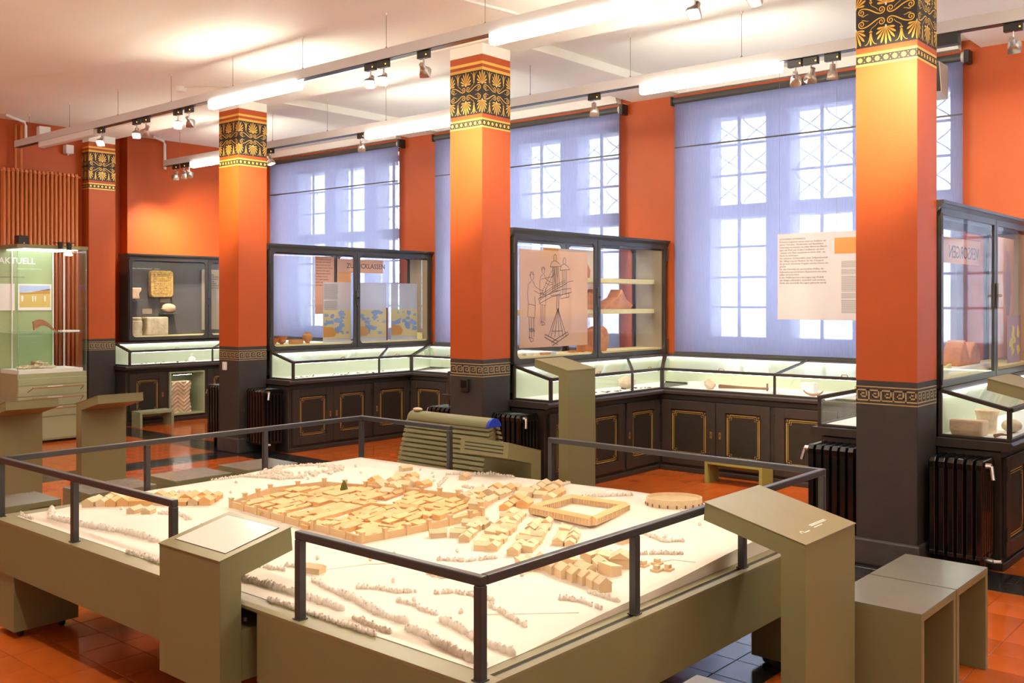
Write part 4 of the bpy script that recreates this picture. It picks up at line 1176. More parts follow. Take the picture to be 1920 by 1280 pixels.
MB().box(-12.39, -12.30, 5.69, 5.79, 3.46, 3.57).build('housing', 'plaster_white', o, bevel=0.005)
MB().tube([(-12.335, 5.73, 3.44), (-12.335, 5.73, 3.46)], 0.012, 8).build('sensor', 'plaster_white', o)
o = thing('smoke_detector', (-9.16, 5.42, 3.78), 'white round smoke detector on the ceiling behind the front lamp track', 'detector')
MB().lathe([(0.055, 0.02), (0.058, 0.0), (0.045, -0.028), (0.012, -0.04)], (-9.16, 5.42, 3.78), 18).build('housing', 'plaster_white', o, smooth='auto')
MB().tube([(-9.10, 5.42, 3.79), (-8.5, 5.95, 3.79)], 0.006, 6).build('cable_duct', 'loudspeaker', o)
o = MB().tube([(-4.95, 3.2, 3.792), (-4.92, 5.23, 3.792), (-4.87, 5.62, 3.792), (-4.86, 5.91, 3.792)], 0.012, 6).build('cable_duct', 'plaster_white', smooth=True)
tag(o, 'white cable duct running along the ceiling above the front lamp track', 'cable')
o = thing('light_switch', (-9.148, 5.93, 0.91), 'white switch plate on the dark column foot', 'switch')
MB().box(-9.175, -9.120, 5.912, 5.938, 0.870, 0.955).build('plate', 'white_card', o, bevel=0.003)
MB().box(-9.168, -9.127, 5.908, 5.912, 0.880, 0.945).build('rocker', 'plaster_white', o, bevel=0.001)
o = thing('socket_box', (-5.62, 5.93, 0.90), 'black wall socket box on the middle column', 'socket')
MB().box(-5.665, -5.582, 5.908, 5.938, 0.850, 0.955).build('housing', 'black_plastic', o, bevel=0.004)
MB().box(-5.655, -5.592, 5.905, 5.908, 0.885, 0.945).build('flap', 'black_iron', o, bevel=0.001)

# ------------------------------------------------------------------ lamp tracks
def track(name_label, Y, zt, xa, xb, wires, zc):
    t = thing('lamp_track', ((xa + xb) / 2, Y, zt), name_label, 'lamp track', 'suspended lamp tracks')
    b = MB().box(xa, xb, Y - 0.032, Y + 0.032, zt - 0.080, zt)
    b.build('channel', 'track', t, bevel=0.002)
    MB().box(xa + 0.02, xb, Y - 0.0325, Y + 0.0325, zt - 0.084, zt - 0.0795).build('groove', 'black_plastic', t)
    for x in wires:
        w = MB().tube([(x, Y, zt), (x, Y, zc)], 0.0022, 5).build('wire', 'ink_grey', t)
        MB().lathe([(0.010, 0), (0.008, 0.012), (0.003, 0.02)], (x, Y, zt), 8).build('gripper', 'ink_grey', w)
        MB().lathe([(0.004, -0.02), (0.010, -0.006), (0.012, 0)], (x, Y, zc), 8).build('ceiling_hook', 'plaster_white', w)
    return t
track('front suspended lamp track running before the columns', 5.05, 3.522, -12.2, 3.9, [-11.86, -10.83, -9.75, -8.71, -7.665, -6.65, -5.62, -4.60, -3.55, -2.5, -1.0, 0.5, 2.0, 3.5], CEIL)
track('rear suspended lamp track behind the columns, near the windows', 6.79, 3.446, -11.86, 3.9, [-11.5, -10.5, -9.505, -8.507, -7.56, -6.6, -5.638, -4.562, -3.552, -2.5, -1.0, 0.5, 2.0, 3.5], CEIL)
track('unseen third lamp track added to brighten the near half of the room', 1.10, 3.522, -12.2, 3.9, [-11, -9, -7, -5, -3, -1, 1, 3], CEIL)  # added track, never in view, there to raise overall brightness

def diffuser(Y, zt, xa, xb, label, lit=True):
    t = thing('tube_lamp', ((xa + xb) / 2, Y, zt - 0.15), label, 'lamp', 'fluorescent tube lamps')
    z1 = zt - 0.084
    b = MB().prism([(Y - 0.038, z1), (Y + 0.038, z1), (Y + 0.034, z1 - 0.060), (Y + 0.020, z1 - 0.070), (Y - 0.020, z1 - 0.070), (Y - 0.034, z1 - 0.060)], 'x', xa + 0.05, xb - 0.05)
    b.build('diffuser', 'tube_light' if lit else 'white_metal', t)
    for a, c in ((xa, xa + 0.05), (xb - 0.05, xb)):
        MB().prism([(Y - 0.039, z1), (Y + 0.039, z1), (Y + 0.035, z1 - 0.061), (Y + 0.021, z1 - 0.071), (Y - 0.021, z1 - 0.071), (Y - 0.035, z1 - 0.061)], 'x', a, c).build('end_cap', 'tube_end' if lit else 'white_metal', t)
for xa, xb, lb, lit in ((-11.53, -10.21, 'unlit tube lamp at the far left end of the front track', False), (-8.01, -6.69, 'lit tube lamp on the front track above the switch column', True), (-4.53, -3.25, 'long lit tube lamp on the front track at the top picture edge', True),
                    (-1.0, 0.3, 'lit tube lamp on the front track beyond the top picture edge', True), (2.3, 3.6, 'lit tube lamp at the near end of the front track, out of the picture', True)):
    diffuser(5.05, 3.522, xa, xb, lb, lit)
for xa, xb, lb in ((-11.2, -9.9, 'lit tube lamp on the rear track left of the switch column'), (-7.85, -6.55, 'lit tube lamp on the rear track left of the socket column'), (-4.45, -3.23, 'lit tube lamp on the rear track before the wide blind'), (-0.9, 0.4, 'lit tube lamp on the rear track beyond the right picture edge')):
    diffuser(6.79, 3.446, xa, xb, lb)
for xa, od in ((-11.3, 'first'), (-8.9, 'second'), (-6.5, 'third'), (-4.1, 'fourth'), (-1.7, 'fifth'), (0.7, 'sixth')):  # added fill lamps along the unseen track
    diffuser(1.10, 3.522, xa, xa + 1.3, 'added lit tube lamp on the unseen third track, %s from the end wall' % od)

def spot(x, Y, zt, target, label, watt=1.0, cone=46, warm=(1.0, 0.84, 0.64)):
    t = thing('track_spot', (x, Y, zt - 0.13), label, 'spotlight', 'track spotlights')
    z = zt - 0.084
    a = MB().box(x - 0.055, x + 0.055, Y - 0.020, Y + 0.020, z - 0.052, z).build('adapter', 'black_plastic', t, bevel=0.003)
    MB().box(x + 0.038, x + 0.046, Y - 0.0215, Y - 0.0200, z - 0.036, z - 0.028).build('pilot_lamp', 'led_orange', a)
    MB().tube([(x, Y, z - 0.052), (x, Y, z - 0.110)], 0.006, 8).build('stem', 'spot_metal', t, smooth='auto')
    h = Vector((x, Y, z - 0.135)); d = (Vector(target) - h).normalized()
    ref = Vector((0, 0, 1)); u = d.cross(ref).normalized(); w = u.cross(d)
    def ring(c, r, sq, n=16):
        out = []
        for k in range(n):
            q = 2 * math.pi * k / n; cs, sn = math.cos(q), math.sin(q)
            m = 1.0 / max(abs(cs), abs(sn)) if sq else 1.0
            m = 1 + (m - 1) * 0.75
            out.append(c + (u * cs + w * sn) * r * m)
        return out
    b = MB()
    secs = [(-0.062, 0.016, 0), (-0.058, 0.020, 0), (-0.018, 0.021, 0), (-0.010, 0.030, 0), (0.012, 0.036, 1), (0.040, 0.041, 1), (0.046, 0.040, 1), (0.041, 0.034, 1)]
    vs = []; fs = []
    for s_, r, sq in secs: vs += ring(h + d * s_, r, sq)
    n = 16
    for i in range(len(secs) - 1):
        for k in range(n): fs.append((i * n + k, i * n + (k + 1) % n, (i + 1) * n + (k + 1) % n, (i + 1) * n + k))
    fs.append(tuple(range(n))[::-1])
    b.add(vs, fs); b.build('head', 'spot_metal', t, smooth='auto')
    b = MB(); b.add(ring(h + d * 0.0405, 0.034, 1), [tuple(range(16))]); b.build('lens', 'lens_light', t)
    ld = bpy.data.lights.new('spot_beam', 'SPOT'); ld.energy = SPOT_W * watt; ld.color = warm; ld.spot_size = math.radians(cone); ld.spot_blend = 0.9; ld.shadow_soft_size = 0.03
    lo = bpy.data.objects.new('spot_beam', ld); COL.objects.link(lo); lo.parent = t
    lo.location = h + d * 0.060 - wloc(t); lo.rotation_euler = d.to_track_quat('-Z', 'Y').to_euler()
    return t
F = lambda x, tg, lb, **k: spot(x, 5.05, 3.522, tg, lb, **k)
B = lambda x, tg, lb, **k: spot(x, 6.79, 3.446, tg, lb, **k)
F(-10.11, (-8.4, 3.3, 0.6), 'glaring spotlight on the front track before the far pilaster')
F(-9.37, (-7.8, 3.9, 0.6), 'left one of the spotlight pair right of the far pilaster')
F(-9.19, (-11.3, 5.0, 1.2), 'right one of the spotlight pair right of the far pilaster')
F(-8.59, (-4.6, 2.8, 0.6), 'dazzling spotlight on the front track left of the switch column', watt=1.3)
F(-8.39, (-9.09, 5.94, 2.75), 'dim spotlight touching the dazzling one left of the switch column', watt=4.0, cone=56)
F(-5.80, (-4.4, 3.0, 0.58), 'left one of the spotlight pair left of the socket column')
F(-5.65, (-3.9, 2.6, 0.58), 'right one of the spotlight pair left of the socket column')
F(-5.21, (-5.63, 5.94, 2.75), 'single spotlight on the front track just left of the socket column', watt=4.0, cone=56)
F(-2.94, (-2.6, 3.0, 0.58), 'spotlight at the top picture edge right of the long tube lamp')
F(-2.55, (-2.9, 2.4, 0.58), 'added spotlight for the table, unseen just beyond the top picture edge')  # this and the next are extra unseen spots, added to light the table
F(-2.20, (-2.2, 2.4, 0.58), 'second added spotlight for the table, unseen beyond the top picture edge')
F(-1.85, (-2.16, 5.94, 2.75), 'spotlight beyond the top picture edge aimed at the nearest column', watt=4.0, cone=56)
F(-1.20, (-1.75, 3.2, 0.4), 'spotlight on the front track above the stools, out of the picture', watt=1.4)
B(-11.60, (-12.37, 6.9, 2.2), 'leftmost of the three spotlights at the rear track end', cone=75, watt=1.8)
B(-11.40, (-12.37, 7.4, 2.0), 'middle one of the three spotlights at the rear track end', cone=75, watt=1.8)
B(-11.28, (-12.37, 7.9, 2.3), 'right one of the three spotlights at the rear track end', cone=75, watt=1.8)
B(-9.55, (-8.9, 7.0, 1.3), 'dark-bodied spotlight half hidden behind the switch column', watt=0.7)
B(-7.94, (-8.9, 7.6, 1.6), 'small spotlight on the rear track before the farthest blind', watt=0.8)
B(-4.93, (-5.4, 7.6, 1.6), 'single spotlight on the rear track right of the socket column', watt=0.8)
B(-3.12, (-3.8, 8.6, 1.9), 'left one of the three spotlights before the wide blind', watt=0.5)
B(-3.00, (-4.3, 8.0, 0.4), 'middle one of the three spotlights before the wide blind', watt=1.8)
B(-2.84, (-3.2, 7.6, 0.3), 'right one of the three spotlights before the wide blind', watt=1.5)
B(-1.66, (-1.75, 8.77, 2.4), 'spotlight on the rear track at the upper right picture corner', cone=80, watt=1.6)
# control gear box and loudspeaker behind the nearest column
o = thing('gear_box', (-2.15, 6.79, 3.30), 'dark flat gear box under the rear track behind the nearest column', 'box')
MB().box(-2.36, -1.985, 6.755, 6.825, 3.285, 3.362).build('housing', 'black_box', o, bevel=0.004)
o = thing('loudspeaker', (-2.62, 8.55, 3.4), 'beige wedge loudspeaker hanging beside the nearest column', 'speaker')
MB().prism([(8.50, 3.34), (8.66, 3.30), (8.66, 3.58), (8.44, 3.58)], 'x', -2.86, -2.62).build('housing', 'loudspeaker', o, bevel=0.004)
MB().slab([(-2.85, 8.4995, 3.345), (-2.63, 8.4995, 3.345), (-2.63, 8.441, 3.575), (-2.85, 8.441, 3.575)], (0, -0.004, 0)).build('grille', 'black_plastic', o)
MB().tube([(-2.74, 8.62, 3.58), (-2.74, 8.62, 3.80)], 0.006, 6).build('hanger', 'ink_grey', o)

# ------------------------------------------------------------------ relief model of the town
def ss(t):
    t = max(0.0, min(1.0, t)); return t * t * (3 - 2 * t)
def HZ(x, y):
    return 0.556 + 0.02 * ss((y - 2.15) / 0.7) + 0.045 * ss((y - 2.6) / 1.6) * ss((x + 4.9) / 2.2)
HEDGES = [
    [(-2.757, 2.334), (-2.689, 2.372), (-2.596, 2.391), (-2.556, 2.433)],
    [(-2.482, 2.462), (-2.429, 2.513), (-2.334, 2.523), (-2.26, 2.52)],
    [(-2.529, 2.322), (-2.45, 2.324), (-2.382, 2.307), (-2.323, 2.308)],
    [(-2.754, 2.26), (-2.626, 2.234), (-2.491, 2.197), (-2.348, 2.187)],
    [(-2.506, 2.112), (-2.409, 2.102), (-2.316, 2.091)],
    [(-2.296, 2.153), (-2.168, 2.132), (-2.034, 2.104), (-1.9, 2.079)],
    [(-2.266, 2.277), (-2.162, 2.253), (-2.021, 2.215), (-1.9, 2.203)],
    [(-2.229, 2.476), (-2.12, 2.438), (-2.015, 2.405)],
    [(-2.076, 2.666), (-2.013, 2.689), (-1.917, 2.673)],
    [(-2.037, 2.777), (-1.907, 2.769)],
    [(-2.769, 2.762), (-2.66, 2.813), (-2.595, 2.91)],
    [(-2.677, 2.614), (-2.595, 2.607), (-2.518, 2.662)],
    [(-2.469, 2.05), (-2.333, 2.05)],
    [(-2.359, 3.162), (-2.268, 3.243)],
    [(-2.231, 3.254), (-2.027, 3.384)],
    [(-2.343, 3.566), (-2.181, 3.493), (-2.119, 3.537)],
    [(-3.287, 3.822), (-3.235, 3.993)],
    [(-2.979, 3.917), (-2.765, 4.127)],
    [(-4.011, 4.074), (-3.809, 4.23)],
    [(-3.765, 3.756), (-3.922, 3.983)],
    [(-3.647, 3.828), (-3.503, 3.827)],
    [(-3.301, 4.135), (-3.312, 4.23)],
    [(-3.239, 4.111), (-3.236, 4.23)],
    [(-3.795, 4.23), (-3.614, 4.211)],
    [(-4.96, 2.075), (-4.943, 2.068), (-4.826, 2.065)],
    [(-4.96, 2.225), (-4.777, 2.133), (-4.516, 2.157), (-4.317, 2.186), (-4.126, 2.213), (-3.956, 2.229)],
    [(-3.883, 2.055), (-3.768, 2.059), (-3.644, 2.056)],
    [(-4.377, 2.476), (-4.295, 2.532), (-4.172, 2.515)],
    [(-4.96, 3.134), (-4.889, 3.281), (-4.627, 3.352), (-4.561, 3.476)],
    [(-4.96, 3.59), (-4.844, 3.76)],
    [(-3.185, 2.133), (-3.028, 2.146), (-2.822, 2.151), (-2.613, 2.144)],
    [(-2.888, 2.05), (-2.778, 2.05), (-2.483, 2.05)],
    [(-3.27, 2.267), (-3.144, 2.303)],
    [(-3.194, 2.339), (-3.069, 2.373)],
    [(-4.829, 2.805), (-4.719, 2.866)],
    [(-2.956, 2.29), (-2.737, 2.247)],
]
TOWN_P = [(-3.195, 2.732), (-3.071, 3.355), (-4.016, 3.631), (-4.265, 2.789)]
TOWN2_P = [(-3.192, 2.731), (-3.081, 3.281), (-3.07, 3.35), (-3.337, 3.604), (-3.916, 3.524), (-4.309, 3.418), (-4.382, 3.116), (-4.24, 2.784)]
C1_P = [(-3.008, 3.078), (-3.077, 3.473), (-2.9, 3.515), (-2.482, 3.344), (-2.461, 3.261), (-2.575, 2.987), (-2.767, 2.941)]
ROW1_P = [(-2.359, 2.922), (-2.293, 2.899), (-2.23, 2.878), (-2.172, 2.868), (-2.124, 2.863), (-2.072, 2.851), (-2.028, 2.834)]
C3_P = [(-2.357, 3.042), (-2.272, 2.988), (-2.217, 2.972), (-2.272, 3.104), (-2.245, 3.125), (-2.208, 3.121), (-2.184, 3.053), (-2.112, 3.008), (-2.138, 3.116), (-2.403, 2.858), (-2.397, 2.893)]
C4_P = [(-3.529, 3.679), (-3.284, 4.161), (-3.017, 3.953), (-3.067, 3.442), (-3.309, 3.48)]
C5_P = [(-4.96, 2.413), (-4.96, 2.554), (-4.517, 2.922), (-4.384, 2.774), (-4.718, 2.469), (-4.893, 2.375)]
C6_P = [(-4.179, 3.657), (-4.115, 3.884), (-3.806, 3.71), (-3.86, 3.453)]
PAL_P = [(-2.926, 3.539), (-2.931, 3.844), (-2.625, 3.864), (-2.565, 3.516)]
AMPH_P = [(-2.59, 4.038), (-2.418, 4.177), (-2.584, 4.23), (-2.415, 3.96)]
TREE_P = [(-4.07, 3.359)]
MISC_P = [(-3.812, 4.016), (-3.014, 3.006), (-4.34, 4.057), (-2.95, 3.235), (-2.334, 3.402), (-1.997, 3.148), (-1.969, 3.183), (-4.439, 2.454), (-4.512, 2.424), (-3.03, 2.359), (-2.102, 3.113)]

tm = thing('town_model', (-3.43, 3.14, 0.552), 'white relief model of a walled Roman town with wooden houses', 'model')
MX0, MX1, MY0, MY1 = -4.965, -1.885, 2.05, 4.235
def hill(x, y):
    z = HZ(x, y)
    z += 0.030 * math.exp(-(((x + 4.75) / 0.22) ** 2 + ((y - 3.55) / 0.30) ** 2))
    z += 0.022 * math.exp(-(((x + 4.25) / 0.25) ** 2 + ((y - 2.35) / 0.14) ** 2))
    z += 0.004 * math.sin(5.1 * x + 2.3 * y) * math.sin(4.3 * y - x)
    z -= 0.012 * ss((2.35 - y) / 0.3) * (0.5 + 0.5 * math.sin(4 * x))
    return max(z, 0.5535)
b = MB(); NX, NY = 110, 80
vs = [(MX0 + (MX1 - MX0) * i / NX, MY0 + (MY1 - MY0) * j / NY) for i in range(NX + 1) for j in range(NY + 1)]
vs = [(x, y, hill(x, y)) for x, y in vs]
fs = [(i * (NY + 1) + j, (i + 1) * (NY + 1) + j, (i + 1) * (NY + 1) + j + 1, i * (NY + 1) + j + 1) for i in range(NX) for j in range(NY)]
W = NY + 1
edge = [i * W for i in range(NX + 1)] + [NX * W + j for j in range(1, W)] + [i * W + NY for i in range(NX - 1, -1, -1)] + [j for j in range(NY - 1, 0, -1)]
k0 = len(vs); n = len(edge)
vs += [(vs[e][0], vs[e][1], 0.5525) for e in edge]
fs += [(edge[i], edge[(i + 1) % n], k0 + (i + 1) % n, k0 + i) for i in range(n)] + [tuple(range(k0, k0 + n))]
b.add(vs, fs)
terr = b.build('terrain', 'model_white', tm, smooth='auto')
# hedgerows: lumpy strips, each a part
def hedge(pts, h=0.026, w=0.011):
    b = MB(); P = []
    for a, c in zip(pts[:-1], pts[1:]):
        L = math.hypot(c[0] - a[0], c[1] - a[1]); k = max(2, int(L / 0.011))
        for i in range(k): P.append((a[0] + (c[0] - a[0]) * i / k, a[1] + (c[1] - a[1]) * i / k))
    P.append(pts[-1])
    for i, (x, y) in enumerate(P):
        x += random.uniform(-.004, .004); y += random.uniform(-.004, .004)
        f = 0.75 + 0.5 * random.random()
        z = hill(x, y)
        b.ellipsoid((x, y, z + h * 0.25 * f), (w * f, w * f * random.uniform(.8, 1.2), h * 0.62 * f), 7, 5, jit=0.12)
        if random.random() < 0.55:
            b.ellipsoid((x + random.uniform(-.008, .008), y + random.uniform(-.008, .008), z + h * 0.8 * f), (0.004, 0.004, 0.005), 5, 3, jit=0.2)
    return b.build('hedge', 'model_hedge', tm, smooth=True)
for i, hgl in enumerate(HEDGES):
    hedge(hgl, 0.024 if i in (3, 5, 6, 25, 30) else 0.016, 0.012 if i in (3, 5, 6, 25, 30) else 0.008)
# wooded hill at the far left
for k in range(70):
    a = random.uniform(0, 6.28); r = random.random() ** 0.5
    pass
b = MB()
for k in range(150):
    a = random.uniform(0, 6.28); r = 0.55 + 0.45 * random.random()
    x = -4.75 + 0.20 * r * math.cos(a); y = 3.62 + 0.30 * r * math.sin(a)
    if MX0 < x and y < MY1: b.ellipsoid((x, y, hill(x, y) + 0.006), (0.011, 0.011, 0.012), 5, 3, jit=0.2)
tag(b.build('woodland', 'model_hedge', tm), kind='stuff')
# house blocks: three shared shapes
def house_mesh(name, m, over=0.06):
    b = MB()
    b.box(-.5, .5, -.5, .5, 0, 0.62)
    o = 0.5 + over
    b.prism([(-o, 0.60), (o, 0.60), (0.0, 0.98)], 'y', -o, o)
    return b.mesh(name, m)
def shed_mesh(name, m):
    b = MB().box(-.5, .5, -.5, .5, 0, 0.75); b.prism([(-.54, 0.72), (.54, 0.72), (.54, 0.82), (-.54, 1.0)], 'y', -.53, .53)
    return b.mesh(name, m)
HM = {'w': house_mesh('house', 'model_wood'), 'p': house_mesh('house', 'model_pale'), 's': shed_mesh('long_house', 'model_wood'), 'q': shed_mesh('shed', 'model_pale')}
NH = [0]
extra = MB()
def put_house(x, y, w, d, h, ang, kind, name='house'):
    z = hill(x, y) - 0.002
    if NH[0] < 290:
        o = bpy.data.objects.new(name, HM[kind]); COL.objects.link(o); o.parent = tm
        o.location = Vector((x, y, z)) - wloc(tm); o.rotation_euler = (0, 0, ang); o.scale = (w, d, h)
        NH[0] += 1
    else:
        c, s = math.cos(ang), math.sin(ang)
        me = HM[kind]
        vs = [(x + v.co.x * w * c - v.co.y * d * s, y + v.co.x * w * s + v.co.y * d * c, z + v.co.z * h) for v in me.vertices]
        extra.add(vs, [tuple(p.vertices) for p in me.polygons], 0 if kind in 'ws' else 1)
def inpoly(x, y, P):
    r = False
    for i in range(len(P)):
        (x0, y0), (x1, y1) = P[i], P[i - 1]
        if (y0 > y) != (y1 > y) and x < (x1 - x0) * (y - y0) / (y1 - y0) + x0: r = not r
    return r
def fill(P, ang, sx, sy, w, d, h, kinds, skip=0.12, jit=0.15, street=4):
    cx = sum(p[0] for p in P) / len(P); cy = sum(p[1] for p in P) / len(P)
    c, s = math.cos(ang), math.sin(ang)
    for i in range(-16, 17):
        for j in range(-16, 17):
            if street and (i % street == 0): continue
            u = i * sx + random.uniform(-jit, jit) * sx * 0.3; v = j * sy + random.uniform(-jit, jit) * sy * 0.3
            x = cx + u * c - v * s; y = cy + u * s + v * c
            if not inpoly(x, y, P) or random.random() < skip: continue
            put_house(x, y, w * random.uniform(.85, 1.15), d * random.uniform(.85, 1.12), h * random.uniform(.8, 1.2), ang + (math.pi / 2 if random.random() < 0.25 else 0) + random.uniform(-.08, .08), random.choice(kinds))
# houses outside the walls
for i, (x, y) in enumerate(ROW1_P):
    put_house(x, y, 0.050, 0.070, 0.056, math.radians(62), 'p')
for i, (x, y) in enumerate(C3_P):
    put_house(x, y, 0.05 if i != 8 else 0.075, 0.075 if i != 2 else 0.13, 0.045 if i != 8 else 0.065, math.radians([10, 70, 68, 5, 80, 20, 50, 75, 30, 60, 60][i]), 'pq'[i % 2] if i != 8 else 'p')
fill(C1_P, math.radians(28), 0.050, 0.058, 0.044, 0.056, 0.036, 'ppqp', skip=0.10, street=3)
fill(C4_P, math.radians(20), 0.070, 0.080, 0.058, 0.066, 0.042, 'ppw', skip=0.18, street=4)
fill(C5_P, math.radians(38), 0.060, 0.066, 0.054, 0.060, 0.042, 'wp', skip=0.08, street=0)
fill(C6_P, math.radians(15), 0.080, 0.075, 0.062, 0.066, 0.045, 'ppw', skip=0.15, street=0)
for x, y in MISC_P[:5] + MISC_P[7:10]:
    put_house(x, y, 0.045, 0.07, 0.038, random.uniform(0, 3), 'p')
# dense long blocks inside the walls
TW = TOWN2_P
tcx = sum(p[0] for p in TW) / 8; tcy = sum(p[1] for p in TW) / 8
ang = math.radians(12)
c, s = math.cos(ang), math.sin(ang)
for i in range(-14, 15):
    for j in range(-9, 10):
        if i % 5 == 0 and random.random() < 0.6: continue
        u = i * 0.050; v = j * 0.090 + (i % 5) * 0.006
        x = tcx + u * c - v * s; y = tcy + u * s + v * c
        if not inpoly(x, y, [(tcx + (a - tcx) * 0.93, tcy + (q - tcy) * 0.93) for a, q in TW]): continue
        if abs(u - 0.0) < 0.06 and abs(v - 0.12) < 0.08: continue      # forum square
        if abs(u - 0.42) < 0.05 and abs(v + 0.18) < 0.05: continue
        put_house(x, y, 0.040, 0.104 if (i + j) % 3 else 0.080, 0.026 * random.uniform(.75, 1.2), ang + (math.pi / 2 if (j % 4 == 0 and i % 3 == 1) else 0) + random.uniform(-.03, .03), 's' if random.random() < .6 else 'w', 'long_house')
if extra.v: tag(extra.build('house_field', ['model_wood', 'model_pale'], tm), kind='stuff')
# town wall with towers
n = len(TW)
for i in range(n):
    a, q = TW[i], TW[(i + 1) % n]
    L = math.hypot(q[0] - a[0], q[1] - a[1]); k = max(1, int(L / 0.11))
    for j in range(k):
        p0 = (a[0] + (q[0] - a[0]) * j / k, a[1] + (q[1] - a[1]) * j / k); p1 = (a[0] + (q[0] - a[0]) * (j + 1) / k, a[1] + (q[1] - a[1]) * (j + 1) / k)
        z0, z1 = hill(*p0), hill(*p1)
        MB().bar((p0[0], p0[1], z0 + 0.014), (p1[0], p1[1], z1 + 0.014), 0.008, 0.034).build('wall_section', 'model_wall', tm)
        tw_ = MB().box(p0[0] - 0.009, p0[0] + 0.009, p0[1] - 0.009, p0[1] + 0.009, z0 - 0.003, z0 + 0.044)
        tw_.box(p0[0] - 0.011, p0[0] + 0.011, p0[1] - 0.011, p0[1] + 0.011, z0 + 0.044, z0 + 0.049)
        tw_.build('wall_tower', 'model_wall', tm)
# colonnaded court
Pc = PAL_P
for i in range(4):
    a, q = Pc[i], Pc[(i + 1) % 4]
    z = max(hill(*p) for p in Pc)
    w = MB().bar((a[0], a[1], z + 0.010), (q[0], q[1], z + 0.010), 0.040, 0.030)
    w.build('court_wing', 'model_wall', tm)
    d = Vector((q[0] - a[0], q[1] - a[1], 0)).normalized(); nrm = Vector((-d.y, d.x, 0)) * 0.024
    A_, Q_ = Vector((a[0], a[1], z + 0.024)), Vector((q[0], q[1], z + 0.024))
    rb = MB(); rb.add([A_ - nrm, A_ + nrm, Q_ + nrm, Q_ - nrm, A_ + Vector((0, 0, .012)), Q_ + Vector((0, 0, .012))], [(0, 3, 5, 4), (1, 4, 5, 2), (0, 4, 1), (3, 2, 5), (0, 1, 2, 3)])
    rb.build('court_roof', 'model_wood', tm)
    pb = MB(); k = 20
    for j in range(k + 1):
        pnt = A_ + (Q_ - A_) * j / k
        for sg in (-1, 1): pb.box(pnt.x + sg * nrm.x * .9 - .0018, pnt.x + sg * nrm.x * .9 + .0018, pnt.y + sg * nrm.y * .9 - .0018, pnt.y + sg * nrm.y * .9 + .0018, z, z + 0.024)
    tag(pb.build('colonnade', 'model_pale', tm), kind='stuff')
# amphitheatre
ax, ay = -2.502, 4.098
z = hill(ax, ay)
b = MB(); n = 40
prof = [(1.0, 0.0), (1.0, 0.042), (0.95, 0.042), (0.93, 0.030), (0.74, 0.010), (0.60, 0.006)]
vs = []; fs = []
for r, h in prof:
    for k in range(n):
        a = 2 * math.pi * k / n; u, v = 0.135 * r * math.cos(a), 0.105 * r * math.sin(a)
        vs.append((ax + u * .78 - v * .62, ay + u * .62 + v * .78, z - 0.004 + h))
for i in range(len(prof) - 1):
    for k in range(n): fs.append((i * n + k, i * n + (k + 1) % n, (i + 1) * n + (k + 1) % n, (i + 1) * n + k))
fs.append(tuple(range((len(prof) - 1) * n, len(prof) * n)))
b.add(vs, fs); amph = b.build('amphitheatre', 'model_pale', tm)
db = MB()
for k in range(0, n, 2):
    a = 2 * math.pi * k / n; u, v = 0.1355 * math.cos(a), 0.1055 * math.sin(a)
    x, y = ax + u * .78 - v * .62, ay + u * .62 + v * .78
    db.box(x - 0.003, x + 0.003, y - 0.003, y + 0.003, z, z + 0.014)
tag(db.build('arcade_doors', 'ink_brown', amph), kind='stuff')
# cemetery mounds, small trees
for x, y in MISC_P[5:7] + [(-2.04, 3.22), (-2.07, 3.17)]:
    z = hill(x, y); MB().box(x - .018, x + .018, y - .018, y + .018, z - .002, z + .008).box(x - .010, x + .010, y - .010, y + .010, z + .008, z + .022).build('monument', 'model_pale', tm)
for k in range(60):
    x, y = random.uniform(MX0 + .1, MX1 - .1), random.uniform(2.3, MY1 - .1)
    if inpoly(x, y, TW) or any(inpoly(x, y, q) for q in (C1_P, C4_P, C5_P, C6_P, PAL_P)): continue
    MB().ellipsoid((x, y, hill(x, y) + 0.006), (0.009, 0.008, 0.010), 6, 4, jit=0.2).build('bush', 'model_hedge', tm)
x, y = TREE_P[0]; z = hill(x, y)
MB().lathe([(0.004, 0.0), (0.022, 0.022), (0.019, 0.030), (0.016, 0.042), (0.010, 0.058), (0.002, 0.070)], (x, y, z), 9).build('green_tree', 'moss', tm)
# country roads as thin raised lines
for pts in ([(-3.05, 2.35), (-2.95, 2.55), (-2.78, 2.72)], [(-2.20, 2.40), (-1.95, 2.60)], [(-2.15, 3.05), (-2.02, 3.30), (-1.93, 3.32)]):
    MB().tube([(x, y, hill(x, y) + 0.001) for x, y in pts], 0.002, 5).build('road_line', 'model_hedge', tm)
# ------------------------------------------------------------------ exhibits in the tall cases
def lump(name, c, r, m, label, cat, group=None, jit=0.10, n=12, k=8, squash=None):
    b = MB().ellipsoid(c, r, n, k, jit=jit)
    if squash: b.v = [(x, y, max(z, squash)) for x, y, z in b.v]
    return tag(b.build(name, m, smooth=True), label, cat, group)
def block(name, x0, x1, y0, y1, z0, z1, m, label, cat, jit=0.006, bev=0.012):
    b = MB(); n = 4
    o = MB().box(x0, x1, y0, y1, z0, z1).build(name, m, bevel=bev, seg=3)
    return tag(o, label, cat)
